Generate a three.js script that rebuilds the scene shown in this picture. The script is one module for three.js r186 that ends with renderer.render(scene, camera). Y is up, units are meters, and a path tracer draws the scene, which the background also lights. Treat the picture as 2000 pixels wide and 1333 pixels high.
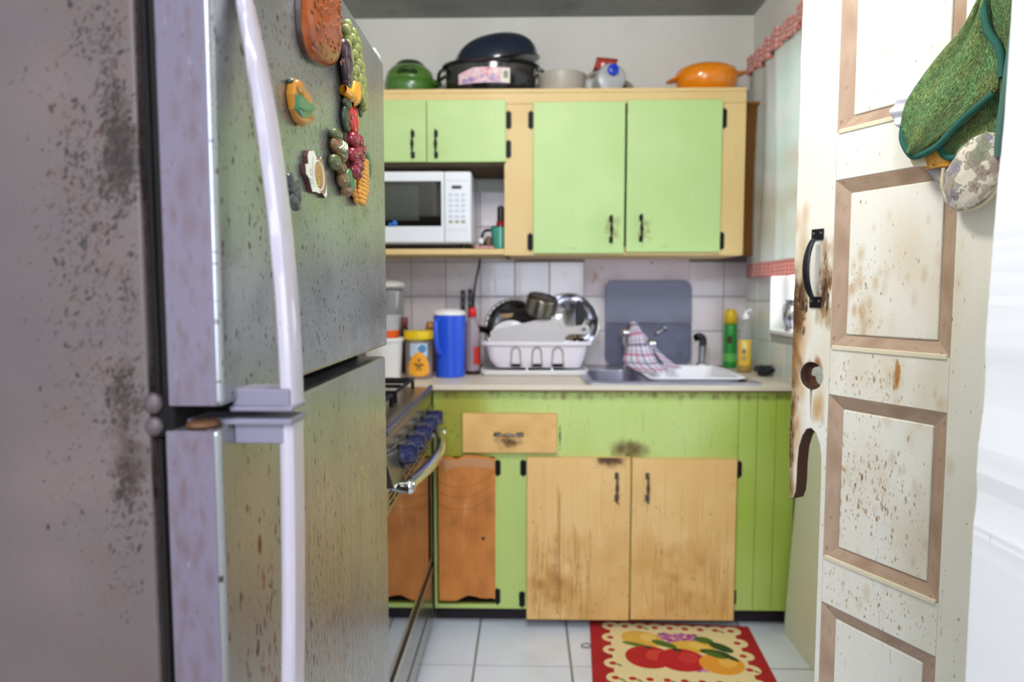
import * as THREE from 'three';
import { RoundedBoxGeometry } from 'three/addons/geometries/RoundedBoxGeometry.js';
import { mergeGeometries, toCreasedNormals, mergeVertices } from 'three/addons/utils/BufferGeometryUtils.js';
import { RectAreaLightUniformsLib } from 'three/addons/lights/RectAreaLightUniformsLib.js';
import { ImprovedNoise } from 'three/addons/math/ImprovedNoise.js';

// ---------------------------------------------------------------- camera, sky, lights, exposure
const scene = new THREE.Scene();
const camera = new THREE.PerspectiveCamera(54.28, 1.5, 0.05, 60);
camera.position.set(0, 1.22, 0);
camera.rotation.order = 'YXZ';
camera.rotation.set(-Math.atan(94 / 1300), Math.atan(29 / 1300), 0);
camera.focus = 1.08;
camera.userData.fStop = 2.8;
scene.add(camera);
scene.background = new THREE.Color().setRGB(6, 6.6, 7.8);            // bright overcast sky outside the two windows

const renderer = new THREE.WebGLRenderer({ antialias: true });
renderer.toneMapping = THREE.LinearToneMapping;
renderer.toneMappingExposure = 1.16;
renderer.shadowMap.enabled = true;
RectAreaLightUniformsLib.init();

const kitchenBulb = new THREE.PointLight(new THREE.Color().setRGB(1, 0.97, 0.92), 2.7);
kitchenBulb.position.set(-0.05, 2.27, -1.12); kitchenBulb.castShadow = true; kitchenBulb.shadow.radius = 6; kitchenBulb.name = 'kitchen_bulb_glow';
scene.add(kitchenBulb);
const hallPanel = new THREE.RectAreaLight(new THREE.Color().setRGB(0.85, 0.88, 1), 21, 0.56, 1.16);
hallPanel.position.set(0.0, 2.345, 0.95); hallPanel.lookAt(0.0, 0, 0.95); hallPanel.name = 'hall_panel_glow';
scene.add(hallPanel);

// ---------------------------------------------------------------- helpers
const V = (x, y, z) => new THREE.Vector3(x, y, z), V2 = (x, y) => new THREE.Vector2(x, y), PI = Math.PI;
function rng(seed) { let s = seed >>> 0; return () => { s = (s + 0x6d2b79f5) | 0; let t = Math.imul(s ^ (s >>> 15), 1 | s); t = (t + Math.imul(t ^ (t >>> 7), 61 | t)) ^ t; return ((t ^ (t >>> 14)) >>> 0) / 4294967296; }; }
const lerp = (a, b, t) => a + (b - a) * t, clamp = (x, a = 0, b = 1) => Math.min(b, Math.max(a, x));
const noise3 = new ImprovedNoise();
const std = (color, roughness = 0.6, metalness = 0, extra = {}) => new THREE.MeshStandardMaterial({ color, roughness, metalness, ...extra });
const phys = (color, roughness = 0.5, extra = {}) => new THREE.MeshPhysicalMaterial({ color, roughness, ...extra });

const used = new Map();
function numbered(name) { const n = used.get(name) ?? 0; used.set(name, n + 1); return n ? `${name}_${String(n).padStart(3, '0')}` : name; }
function thing(name, label, category, at = [0, 0, 0], turn = 0, group) {       // a Group at the thing's base
  const o = new THREE.Group(); o.name = numbered(name); o.position.set(...at); o.rotation.y = turn;
  o.userData = { label, category }; if (group) o.userData.group = group;
  scene.add(o); return o;
}
const offsets = new Map();
function placed(o) { offsets.set(o, o.position.clone()); return o; }           // its parts are given in room coordinates
function put(parent, name, geos, mat, label) {
  const list = [].concat(geos), g = list.length > 1 ? merge(list) : list[0];
  const off = offsets.get(parent); if (off) g.translate(-off.x, -off.y, -off.z);
  const m = new THREE.Mesh(g, mat); m.name = name; m.castShadow = m.receiveShadow = true;
  if (label) m.userData.label = label;
  if (off) offsets.set(m, off);
  parent.add(m); return m;
}
function struct(name, geos, mat) { const m = put(scene, name, geos, mat); m.userData.kind = 'structure'; return m; }
function solo(name, label, category, at, geos, mat, group) {                    // a thing that is one mesh, its origin at AT
  const list = [].concat(geos), g = list.length > 1 ? merge(list) : list[0]; g.translate(-at[0], -at[1], -at[2]);
  const m = new THREE.Mesh(g, mat); m.name = numbered(name); m.position.set(...at); m.castShadow = m.receiveShadow = true;
  m.userData = { label, category }; if (group) m.userData.group = group; scene.add(m); return m;
}
function flat(g) { const n = g.index ? g.toNonIndexed() : g; for (const k of Object.keys(n.attributes)) if (!['position', 'normal', 'uv'].includes(k)) n.deleteAttribute(k); if (!n.attributes.uv) n.setAttribute('uv', new THREE.BufferAttribute(new Float32Array(n.attributes.position.count * 2), 2)); n.clearGroups(); return n; }
function merge(list) { return mergeGeometries(list.map(flat)); }
function box(x0, x1, y0, y1, z0, z1, r = 0.002, seg = 2) {
  const w = Math.abs(x1 - x0), h = Math.abs(y1 - y0), d = Math.abs(z1 - z0), rr = Math.min(r, w / 2.01, h / 2.01, d / 2.01);
  const g = new RoundedBoxGeometry(w, h, d, seg, rr); g.translate((x0 + x1) / 2, (y0 + y1) / 2, (z0 + z1) / 2); return flat(g);
}
function uvBox(g, rx, ry, rz) {                                                   // uv by the dominant normal, measured in the given ranges
  g = flat(g); const p = g.attributes.position, n = g.attributes.normal, uv = g.attributes.uv;
  const f = (v, r) => (v - r[0]) / (r[1] - r[0]);
  for (let i = 0; i < p.count; i++) {
    const a = Math.abs(n.getX(i)), b = Math.abs(n.getY(i)), c = Math.abs(n.getZ(i)), x = f(p.getX(i), rx), y = f(p.getY(i), ry), z = f(p.getZ(i), rz);
    if (c >= a && c >= b) uv.setXY(i, x, y); else if (a >= b) uv.setXY(i, z, y); else uv.setXY(i, x, z);
  }
  return g;
}
const cyl = (rt, rb, h, x, y, z, seg = 24) => flat(new THREE.CylinderGeometry(rt, rb, h, seg).translate(x, y, z));
const rod = (a, b, r, r2 = r, seg = 14) => { const d = b.clone().sub(a), g = new THREE.CylinderGeometry(r2, r, d.length(), seg); g.applyQuaternion(new THREE.Quaternion().setFromUnitVectors(V(0, 1, 0), d.clone().normalize())); g.translate((a.x + b.x) / 2, (a.y + b.y) / 2, (a.z + b.z) / 2); return flat(g); };
const ell = (rx, ry, rz, x, y, z, seg = 20) => flat(new THREE.SphereGeometry(1, seg, Math.round(seg * 0.7)).scale(rx, ry, rz).translate(x, y, z));
const lathe = (pts, x = 0, y = 0, z = 0, seg = 40) => flat(new THREE.LatheGeometry(pts.map((p) => V2(...p)), seg).translate(x, y, z));
const tube = (pts, r, seg = 32, rad = 10, closed = false) => flat(new THREE.TubeGeometry(new THREE.CatmullRomCurve3(pts, closed, 'catmullrom', 0.5), seg, r, rad, closed));
const shapeOf = (pts) => { const s = new THREE.Shape(); pts.forEach((p, i) => (i ? s.lineTo(...p) : s.moveTo(...p))); s.closePath(); return s; };
function ext(s, depth, bevel = 0, curve = 10) {
  return flat(new THREE.ExtrudeGeometry(s, { depth: depth - 2 * bevel, bevelEnabled: bevel > 0, bevelSize: bevel, bevelThickness: bevel, bevelSegments: 2, bevelOffset: -bevel, curveSegments: curve }).translate(0, 0, bevel));
}
function loft(rings, capA = true, capB = true) {                                  // rings of equal length, smooth
  const m = rings.length, n = rings[0].length, pos = [], idx = [], uv = [];
  rings.forEach((r, i) => r.forEach((p, j) => { pos.push(p.x, p.y, p.z); uv.push(j / n, i / (m - 1)); }));
  for (let i = 0; i < m - 1; i++) for (let j = 0; j < n; j++) { const k = (j + 1) % n, a = i * n + j, b = i * n + k, c = a + n, d = b + n; idx.push(a, c, b, b, c, d); }
  const cap = (i, flip) => { const c = rings[i].reduce((s, p) => s.add(p), V(0, 0, 0)).multiplyScalar(1 / n), at = pos.length / 3; pos.push(c.x, c.y, c.z); uv.push(0.5, 0.5); for (let j = 0; j < n; j++) { const a = i * n + j, b = i * n + (j + 1) % n; flip ? idx.push(at, b, a) : idx.push(at, a, b); } };
  if (capA) cap(0, false); if (capB) cap(m - 1, true);
  const g = new THREE.BufferGeometry(); g.setAttribute('position', new THREE.Float32BufferAttribute(pos, 3)); g.setAttribute('uv', new THREE.Float32BufferAttribute(uv, 2)); g.setIndex(idx); g.computeVertexNormals();
  return toCreasedNormals(g, 0.9);
}
function rr(w, d, r, y, cx = 0, cz = 0, k = 6) {                                   // rounded rectangle ring in the horizontal plane
  const out = [], c = [[1, 1, 0], [-1, 1, 1], [-1, -1, 2], [1, -1, 3]];
  for (const [sx, sz, q] of c) for (let i = 0; i <= k; i++) { const a = (q + i / k) * PI / 2; out.push(V(cx + sx * (w / 2 - r) + r * Math.cos(a), y, cz + sz * (d / 2 - r) + r * Math.sin(a))); }
  return out;
}
const oval = (a, b, y, cx, cz, n = 48) => Array.from({ length: n }, (_, i) => V(cx + a * Math.cos(i / n * 2 * PI), y, cz + b * Math.sin(i / n * 2 * PI)));
function patch(f, nu, nv, th) {                                                    // a sheet of thickness TH over f(u, v)
  const P = [], N = [], e = 1e-3;
  for (let i = 0; i <= nu; i++) for (let j = 0; j <= nv; j++) {
    const u = i / nu, v = j / nv, p = f(u, v), a = f(Math.min(1, u + e), v).sub(f(Math.max(0, u - e), v)), b = f(u, Math.min(1, v + e)).sub(f(u, Math.max(0, v - e)));
    P.push(p); N.push(a.cross(b).normalize());
  }
  const pos = [], uv = [], idx = [], W = nv + 1, M = P.length;
  for (const s of [1, -1]) P.forEach((p, k) => { pos.push(p.x + s * N[k].x * th / 2, p.y + s * N[k].y * th / 2, p.z + s * N[k].z * th / 2); uv.push(Math.floor(k / W) / nu, (k % W) / nv); });
  for (let i = 0; i < nu; i++) for (let j = 0; j < nv; j++) { const a = i * W + j, b = a + W; idx.push(a, b, a + 1, b, b + 1, a + 1); idx.push(M + a, M + a + 1, M + b, M + b, M + a + 1, M + b + 1); }
  const edge = (a, b) => idx.push(a, b, M + a, b, M + b, M + a);
  for (let i = 0; i < nu; i++) { edge((i + 1) * W, i * W); edge(i * W + nv, (i + 1) * W + nv); }
  for (let j = 0; j < nv; j++) { edge(j, j + 1); edge(nu * W + j + 1, nu * W + j); }
  const g = new THREE.BufferGeometry(); g.setAttribute('position', new THREE.Float32BufferAttribute(pos, 3)); g.setAttribute('uv', new THREE.Float32BufferAttribute(uv, 2)); g.setIndex(idx); g.computeVertexNormals();
  return flat(g);
}
const poly = (pts, t) => { const k = t * (pts.length - 1), i = Math.min(pts.length - 2, Math.floor(k)), f = k - i; return pts[i].map((v, c) => lerp(v, pts[i + 1][c], f)); };
const smooth = (pts) => { const c = new THREE.CatmullRomCurve3(pts.map((p) => V(p[0], p[1], p[2] ?? 0)), false, 'catmullrom', 0.5); return (t) => c.getPoint(clamp(t)); };

// ---------------------------------------------------------------- textures: colour, grain, stains and wear
function canvas(w, h, draw, seed = 1) { const c = document.createElement('canvas'); c.width = w; c.height = h; draw(c.getContext('2d'), w, h, rng(seed)); return c; }
function tex(w, h, draw, seed, srgb = true, repeat = false) {
  const t = new THREE.CanvasTexture(canvas(w, h, draw, seed)); if (srgb) t.colorSpace = THREE.SRGBColorSpace;
  t.wrapS = t.wrapT = repeat ? THREE.RepeatWrapping : THREE.ClampToEdgeWrapping; return t;
}
const rgba = (c, a) => `rgba(${c[0]},${c[1]},${c[2]},${a})`;
function fill(x, w, h, c) { x.fillStyle = `rgb(${c})`; x.fillRect(0, 0, w, h); }
function mottle(x, w, h, R, c, n, r0, r1, a, area = [0, 0, 1, 1]) {
  for (let i = 0; i < n; i++) {
    const px = (area[0] + R() * (area[2] - area[0])) * w, py = (area[1] + R() * (area[3] - area[1])) * h, r = lerp(r0, r1, R());
    const g = x.createRadialGradient(px, py, 0, px, py, r); g.addColorStop(0, rgba(c, a * (0.4 + 0.6 * R()))); g.addColorStop(1, rgba(c, 0)); x.fillStyle = g; x.fillRect(px - r, py - r, 2 * r, 2 * r);
  }
}
// little irregular marks; where(R) gives a place in 0..1, long stretches them along the vertical
function specks(x, w, h, R, colors, n, r0, r1, where = () => [R(), R()], long = 1, a = 0.8) {
  for (let i = 0; i < n; i++) {
    const [fx, fy] = where(R), px = fx * w, py = fy * h, r = r0 * Math.pow(r1 / r0, Math.pow(R(), 2)), c = colors[Math.floor(R() * colors.length)];
    x.fillStyle = rgba(c, a * (0.35 + 0.65 * R())); x.beginPath(); const k = 7, ph = R() * 6, tilt = (R() - 0.5) * 0.9;
    for (let j = 0; j < k; j++) { const q = j / k * 2 * PI + ph, d = r * (0.45 + 0.8 * R()), dx = Math.cos(q) * d, dy = Math.sin(q) * d * long; const X = px + dx + dy * tilt * 0.4, Y = py + dy; j ? x.lineTo(X, Y) : x.moveTo(X, Y); }
    x.closePath(); x.fill();
  }
}
function blotch(x, w, h, R, c, n, r0, r1, a, where) {
  for (let i = 0; i < n; i++) { const [fx, fy] = where(R), r = lerp(r0, r1, R()); mottle(x, w, h, R, c, 1, r, r, a, [fx, fy, fx, fy]); }
}
function streaks(x, w, h, R, c, n, len0, len1, wid, a, area = [0, 0, 1, 1]) {
  for (let i = 0; i < n; i++) {
    let px = (area[0] + R() * (area[2] - area[0])) * w, py = (area[1] + R() * (area[3] - area[1])) * h; const l = lerp(len0, len1, R()) * h;
    x.strokeStyle = rgba(c, a * (0.3 + 0.7 * R())); x.lineWidth = wid * (0.4 + R()); x.beginPath(); x.moveTo(px, py);
    for (let k = 0; k < 5; k++) { px += (R() - 0.5) * wid * 2; py += l / 5; x.lineTo(px, py); } x.stroke();
  }
}
function grain(x, w, h, R, amount, vertical = 0) {                                 // fine noise; vertical > 0 draws it out along y
  const d = x.getImageData(0, 0, w, h), col = Array.from({ length: w }, () => (R() - 0.5) * vertical);
  for (let i = 0; i < w * h; i++) { const v = (R() - 0.5) * amount + col[i % w]; for (let c = 0; c < 3; c++) d.data[i * 4 + c] = clamp(d.data[i * 4 + c] + v, 0, 255); }
  x.putImageData(d, 0, 0);
}
const near = (cx, cy, sx, sy) => (R) => { const g = () => (R() + R() + R()) / 1.5 - 1; return [cx + g() * sx, cy + g() * sy]; };
const DIRT = [[52, 34, 20], [80, 52, 26], [34, 24, 18], [112, 74, 34]], MOLD = [[30, 24, 22], [48, 38, 34], [70, 52, 42]], RUST = [[122, 68, 28], [92, 52, 26], [150, 92, 40]];

const M = {
  chrome: std(0xd6d8dc, 0.14, 1), steel: std(0xb4b6bc, 0.28, 1), darkSteel: std(0x55555a, 0.35, 0.9), iron: std(0x17161a, 0.45, 0.6), ironWorn: std(0x6d665c, 0.4, 0.8),
  black: std(0x0c0c0f, 0.35), rubber: std(0x110c0b, 0.85), white: phys(0xeeeef0, 0.4), whiteGloss: phys(0xf2f3f5, 0.18, { clearcoat: 0.5 }), dark: std(0x070504, 0.95),
  clear: phys(0xf4f6f4, 0.12, { transmission: 0.92, thickness: 0, ior: 1.2 }), frosted: phys(0xe8ecec, 0.35, { transmission: 0.55, thickness: 0 }),
  glass: phys(0xffffff, 0.03, { transmission: 1, thickness: 0 }),
};
// ---------------------------------------------------------------- the setting
const X0 = -1.08, X1 = 0.965, ZB = -2.95, CEIL = 2.4;
{
  const plaster = tex(512, 512, (x, w, h, R) => { fill(x, w, h, [224, 224, 218]); mottle(x, w, h, R, [200, 196, 186], 40, 30, 120, 0.22); specks(x, w, h, R, DIRT, 30, 0.6, 2.2, undefined, 1, 0.35); grain(x, w, h, R, 7); }, 11, true, true);
  const wallMat = std(0xffffff, 0.85, 0, { map: plaster });
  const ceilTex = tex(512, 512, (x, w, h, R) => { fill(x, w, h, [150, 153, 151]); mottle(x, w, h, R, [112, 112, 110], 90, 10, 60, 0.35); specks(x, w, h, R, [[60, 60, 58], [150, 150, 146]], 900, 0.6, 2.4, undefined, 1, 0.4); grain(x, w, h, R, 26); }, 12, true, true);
  const U = [0, 1.2];
  struct('floor', uvBox(box(-1.9, 1.9, -0.12, -0.006, -3.1, 2.4, 0.001), U, U, U), std(0x8d8880, 0.8));
  const wb = struct('wall_back', uvBox(box(-1.25, 1.15, -0.1, 2.5, ZB - 0.15, ZB, 0.001), U, U, U), wallMat);
  struct('wall_left', uvBox(box(X0 - 0.15, X0, -0.1, 2.5, ZB, -0.46, 0.001), U, U, U), wallMat);
  const wr = struct('wall_right', uvBox(merge([box(X1, X1 + 0.18, -0.1, 1.072, ZB, -0.62, 0.001), box(X1, X1 + 0.18, 2.1, 2.5, ZB, -0.62, 0.001), box(X1, X1 + 0.18, 1.072, 2.1, ZB, -2.662, 0.001), box(X1, X1 + 0.18, 1.072, 2.1, -1.7, -0.62, 0.001)]), U, U, U), wallMat);
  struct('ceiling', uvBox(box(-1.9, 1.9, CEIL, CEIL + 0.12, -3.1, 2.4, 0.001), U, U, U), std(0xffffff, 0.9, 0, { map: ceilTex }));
  struct('wall_hall_left', uvBox(box(-1.75, -1.6, -0.1, 2.5, -0.6, 2.35, 0.001), U, U, U), wallMat);
  struct('wall_hall_right', uvBox(box(1.6, 1.75, -0.1, 2.5, -0.76, 2.35, 0.001), U, U, U), wallMat);
  struct('wall_partition_left', uvBox(box(-1.75, -0.64, -0.1, 2.5, -0.6, -0.44, 0.001), U, U, U), wallMat);
  struct('wall_rear', uvBox(merge([box(-1.75, 1.75, -0.1, 0.9, 2.2, 2.35, 0.001), box(-1.75, 1.75, 2.15, 2.5, 2.2, 2.35, 0.001), box(-1.75, -0.9, 0.9, 2.15, 2.2, 2.35, 0.001), box(0.7, 1.75, 0.9, 2.15, 2.2, 2.35, 0.001)]), U, U, U), wallMat);
  // doorway side: plaster edge, slightly out of plumb and chipped along the corner
  const R = rng(5), edge = [[0.511, -0.1]];
  const lean = smooth([[0.511, -0.1], [0.5125, 0.8], [0.5128, 0.97], [0.5145, 1.1], [0.517, 1.22], [0.52, 1.33], [0.5256, 1.54], [0.53, 2.5]]);
  for (let i = 1; i < 90; i++) { const p = lean(i / 90); edge.push([p.x + (R() - 0.5) * 0.0004, p.y]); }
  const chip = (y, hgt, dx) => edge.forEach((p) => { const t = (p[1] - y) / hgt; if (Math.abs(t) < 1) p[0] += dx * (1 - t * t); });
  chip(1.105, 0.055, 0.003); chip(0.985, 0.03, 0.002);
  edge.push([0.53, 2.5], [1.75, 2.5], [1.75, -0.1]);
  const jamb = tex(512, 1024, (x, w, h, Q) => { fill(x, w, h, [244, 246, 250]); specks(x, w, h, Q, RUST, 40, 0.5, 2.2, near(0.085, 0.565, 0.006, 0.02), 3, 0.5); specks(x, w, h, Q, [[150, 140, 140]], 60, 0.8, 3, undefined, 1, 0.35); }, 13);
  struct('wall_partition_right', uvBox(ext(shapeOf(edge), 0.14, 0.002).translate(0, 0, -0.76), [0.4, 1.8], [0, 2.5], [-0.85, -0.6]), std(0xffffff, 0.7, 0, { map: jamb }));
  // skirt of plaster at the foot of the right wall
  const skirt = shapeOf([[0, 0], [0.04, 0], [0.012, 0.5], [0.001, 0.8], [0, 0.8]]);
  struct('trim_1', ext(skirt, 1.56, 0.0005).rotateY(PI).translate(X1 + 0.0005, 0, -0.775), std(0xe4e8cf, 0.7));
  // floor tiles, each its own piece
  const tileTex = [1, 2, 3].map((k) => tex(256, 256, (x, w, h, Q) => { fill(x, w, h, [228, 236, 248]); mottle(x, w, h, Q, [205, 208, 206], 12, 20, 70, 0.25); specks(x, w, h, Q, [[150, 140, 120], [120, 110, 96]], 26, 0.8, 3, undefined, 1, 0.4); x.strokeStyle = 'rgba(120,104,84,.22)'; x.lineWidth = 8; x.strokeRect(0, 0, w, h); }, 20 + k));
  const tileMats = tileTex.map((t) => phys(0xffffff, 0.22, { map: t, clearcoat: 0.3 }));
  const fl = scene.getObjectByName('floor'), s = 0.317, tg = box(-s / 2 + 0.003, s / 2 - 0.003, -0.012, 0, -s / 2 + 0.003, s / 2 - 0.003, 0.002);
  uvBox(tg, [-s / 2, s / 2], [0, 1], [-s / 2, s / 2]);
  let q = 0;
  for (let i = -3; i < 4; i++) for (let j = 0; j < 6; j++) { const m = new THREE.Mesh(tg, tileMats[(i * 5 + j * 3 + 90) % 3]); m.name = 'floor_tile'; m.position.set(-0.012 + i * s, 0, -2.26 + j * s); m.rotation.y = (q++ % 4) * PI / 2; m.castShadow = m.receiveShadow = true; fl.add(m); }
  // wall tiles of the splashback, 152 mm, with recessed joints
  const wtTex = [0, 1, 2].map((k) => tex(128, 128, (x, w, h, Q) => { fill(x, w, h, [[222, 214, 218], [228, 220, 222], [216, 210, 216]][k]); mottle(x, w, h, Q, [190, 178, 180], 6, 12, 50, 0.3); specks(x, w, h, Q, [[140, 110, 90]], 6, 0.6, 2, undefined, 1, 0.4); }, 30 + k));
  const wtMats = wtTex.map((t) => phys(0xffffff, 0.24, { map: t, clearcoat: 0.4 }));
  const p = 0.1524, wg = uvBox(box(-p / 2 + 0.0016, p / 2 - 0.0016, -p / 2 + 0.0016, p / 2 - 0.0016, -0.005, 0.003, 0.0015), [-p / 2, p / 2], [-p / 2, p / 2], [-p / 2, p / 2]);
  put(wb, 'grout', box(-1.07, 0.964, 0.86, 1.66, ZB - 0.001, ZB + 0.0035, 0.0005), std(0x8e8084, 0.9));
  const line = 1.0515;
  for (let c = -4; c < 10; c++) for (let r = -1; r < 4; r++) {
    const xc = -0.0522 + (c + 0.5) * p - 0.001, y0 = line + r * p;
    if (xc > 0.965 + p / 2 - 0.06 || (r > 1 && c > -1) || (r === 1 && c >= 2 && c <= 4)) continue;
    const last = xc + p / 2 > 0.963, m = new THREE.Mesh(last ? uvBox(box(xc - p / 2 + 0.0016, 0.961, y0 + 0.0016, y0 + p - 0.0016, ZB, ZB + 0.0075, 0.0015), [0.8, 0.97], [y0, y0 + p], [0, 1]) : wg, wtMats[(c * 7 + r * 5 + 70) % 3]);
    if (!last) m.position.set(xc, y0 + p / 2, ZB + 0.0045); m.name = 'wall_tile'; m.castShadow = m.receiveShadow = true; wb.add(m);
  }
  // patch of cement where three tiles have gone
  const patchTex = tex(384, 128, (x, w, h, Q) => { fill(x, w, h, [218, 206, 212]); mottle(x, w, h, Q, [186, 170, 172], 20, 14, 60, 0.3); specks(x, w, h, Q, [[70, 44, 34], [110, 76, 58]], 16, 1.2, 5, undefined, 1, 0.8); specks(x, w, h, Q, [[150, 110, 80]], 20, 3, 12, near(0.12, 0.6, 0.1, 0.3), 1, 0.35); }, 36);
  put(wb, 'plaster_patch', uvBox(box(-0.0522 + 2 * p, -0.0522 + 5 * p, line + p + 0.002, line + 2 * p + 0.05, ZB, ZB + 0.0065, 0.001), [-0.0522 + 2 * p, -0.0522 + 5 * p], [line + p, line + 2 * p + 0.05], [0, 1]), std(0xffffff, 0.75, 0, { map: patchTex }), 'cement patch where tiles are missing');
  const rt = uvBox(box(-0.005, 0.003, -0.0777, 0.0777, -0.075, 0.075, 0.0015), [0, 1], [-0.08, 0.08], [-0.08, 0.08]).rotateY(PI);
  const sideMat = [0, 1].map((k) => phys([0xe2e8e0, 0xdce4dc][k], 0.24, { clearcoat: 0.4 }));
  put(wr, 'grout', box(X1 - 0.0035, X1 + 0.001, 0.87, 1.07, -2.948, -1.95, 0.0005), std(0xa8a89e, 0.9));
  put(wr, 'grout', box(X1 - 0.0035, X1 + 0.001, 1.07, 1.345, -2.948, -2.664, 0.0005), std(0xa8a89e, 0.9));
  for (let j = 0; j < 6; j++) for (let r = 0; r < 3; r++) {
    const zc = -2.871 + j * 0.1535, yc = [0.951, 1.108, 1.267][r]; if (r > 0 && zc > -2.7) continue;
    const m = new THREE.Mesh(rt, sideMat[(j + r) % 2]); m.position.set(X1 - 0.0045, yc, zc); m.name = 'wall_tile'; m.castShadow = m.receiveShadow = true; wr.add(m);
  }
  // window in the right wall
  const frame = std(0xf0f0ec, 0.5);
  const w1 = struct('window_1', [box(X1 + 0.06, X1 + 0.1, 1.072, 1.112, -2.662, -1.7), box(X1 + 0.06, X1 + 0.1, 2.06, 2.1, -2.662, -1.7), box(X1 + 0.06, X1 + 0.1, 1.072, 2.1, -2.662, -2.622), box(X1 + 0.06, X1 + 0.1, 1.072, 2.1, -1.74, -1.7), box(X1 + 0.06, X1 + 0.1, 1.072, 2.1, -2.2, -2.16)], frame);
  put(w1, 'window_pane', [box(X1 + 0.078, X1 + 0.082, 1.11, 2.062, -2.623, -2.199, 0.0005), box(X1 + 0.078, X1 + 0.082, 1.11, 2.062, -2.161, -1.739, 0.0005)], M.glass);
  put(w1, 'window_sill', box(X1 - 0.012, X1 + 0.06, 1.06, 1.076, -2.662, -1.7, 0.004), std(0xe9e8e0, 0.35));
  // window behind the camera
  const w2 = struct('window_2', [box(-0.9, 0.7, 0.9, 0.95, 2.25, 2.3), box(-0.9, 0.7, 2.1, 2.15, 2.25, 2.3), box(-0.9, -0.85, 0.9, 2.15, 2.25, 2.3), box(0.65, 0.7, 0.9, 2.15, 2.25, 2.3), box(-0.125, -0.075, 0.9, 2.15, 2.25, 2.3)], frame);
  put(w2, 'window_pane', [box(-0.86, -0.12, 0.94, 2.11, 2.273, 2.277, 0.0005), box(-0.08, 0.66, 0.94, 2.11, 2.273, 2.277, 0.0005)], M.glass);
  // lamps
  const kl = placed(thing('ceiling_lamp', 'round white ceiling lamp glowing over the kitchen floor', 'lamp', [-0.05, CEIL, -1.12]));
  put(kl, 'lamp_base', lathe([[0, 2.4], [0.11, 2.4], [0.112, 2.392], [0.108, 2.37], [0.09, 2.366], [0, 2.366]], -0.05, 0, -1.12), std(0xdddddd, 0.4));
  put(kl, 'lamp_shade', ell(0.105, 0.11, 0.105, -0.05, 2.268, -1.12, 28), std(0xffffff, 0.5, 0, { emissive: new THREE.Color().setRGB(1, 0.96, 0.9), emissiveIntensity: 5 }));
  const hl = placed(thing('ceiling_panel', 'flat rectangular white light panel on the hall ceiling', 'lamp', [0, CEIL, 0.95]));
  put(hl, 'panel_frame', [box(-0.31, -0.285, 2.35, 2.4, 0.34, 1.56), box(0.285, 0.31, 2.35, 2.4, 0.34, 1.56), box(-0.285, 0.285, 2.35, 2.4, 0.34, 0.365), box(-0.285, 0.285, 2.35, 2.4, 1.535, 1.56)], std(0xeeeeee, 0.5));
  put(hl, 'panel_diffuser', box(-0.284, 0.284, 2.352, 2.39, 0.366, 1.534), std(0xffffff, 0.6, 0, { emissive: new THREE.Color().setRGB(0.8, 0.86, 1), emissiveIntensity: 2 }));
}
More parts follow.
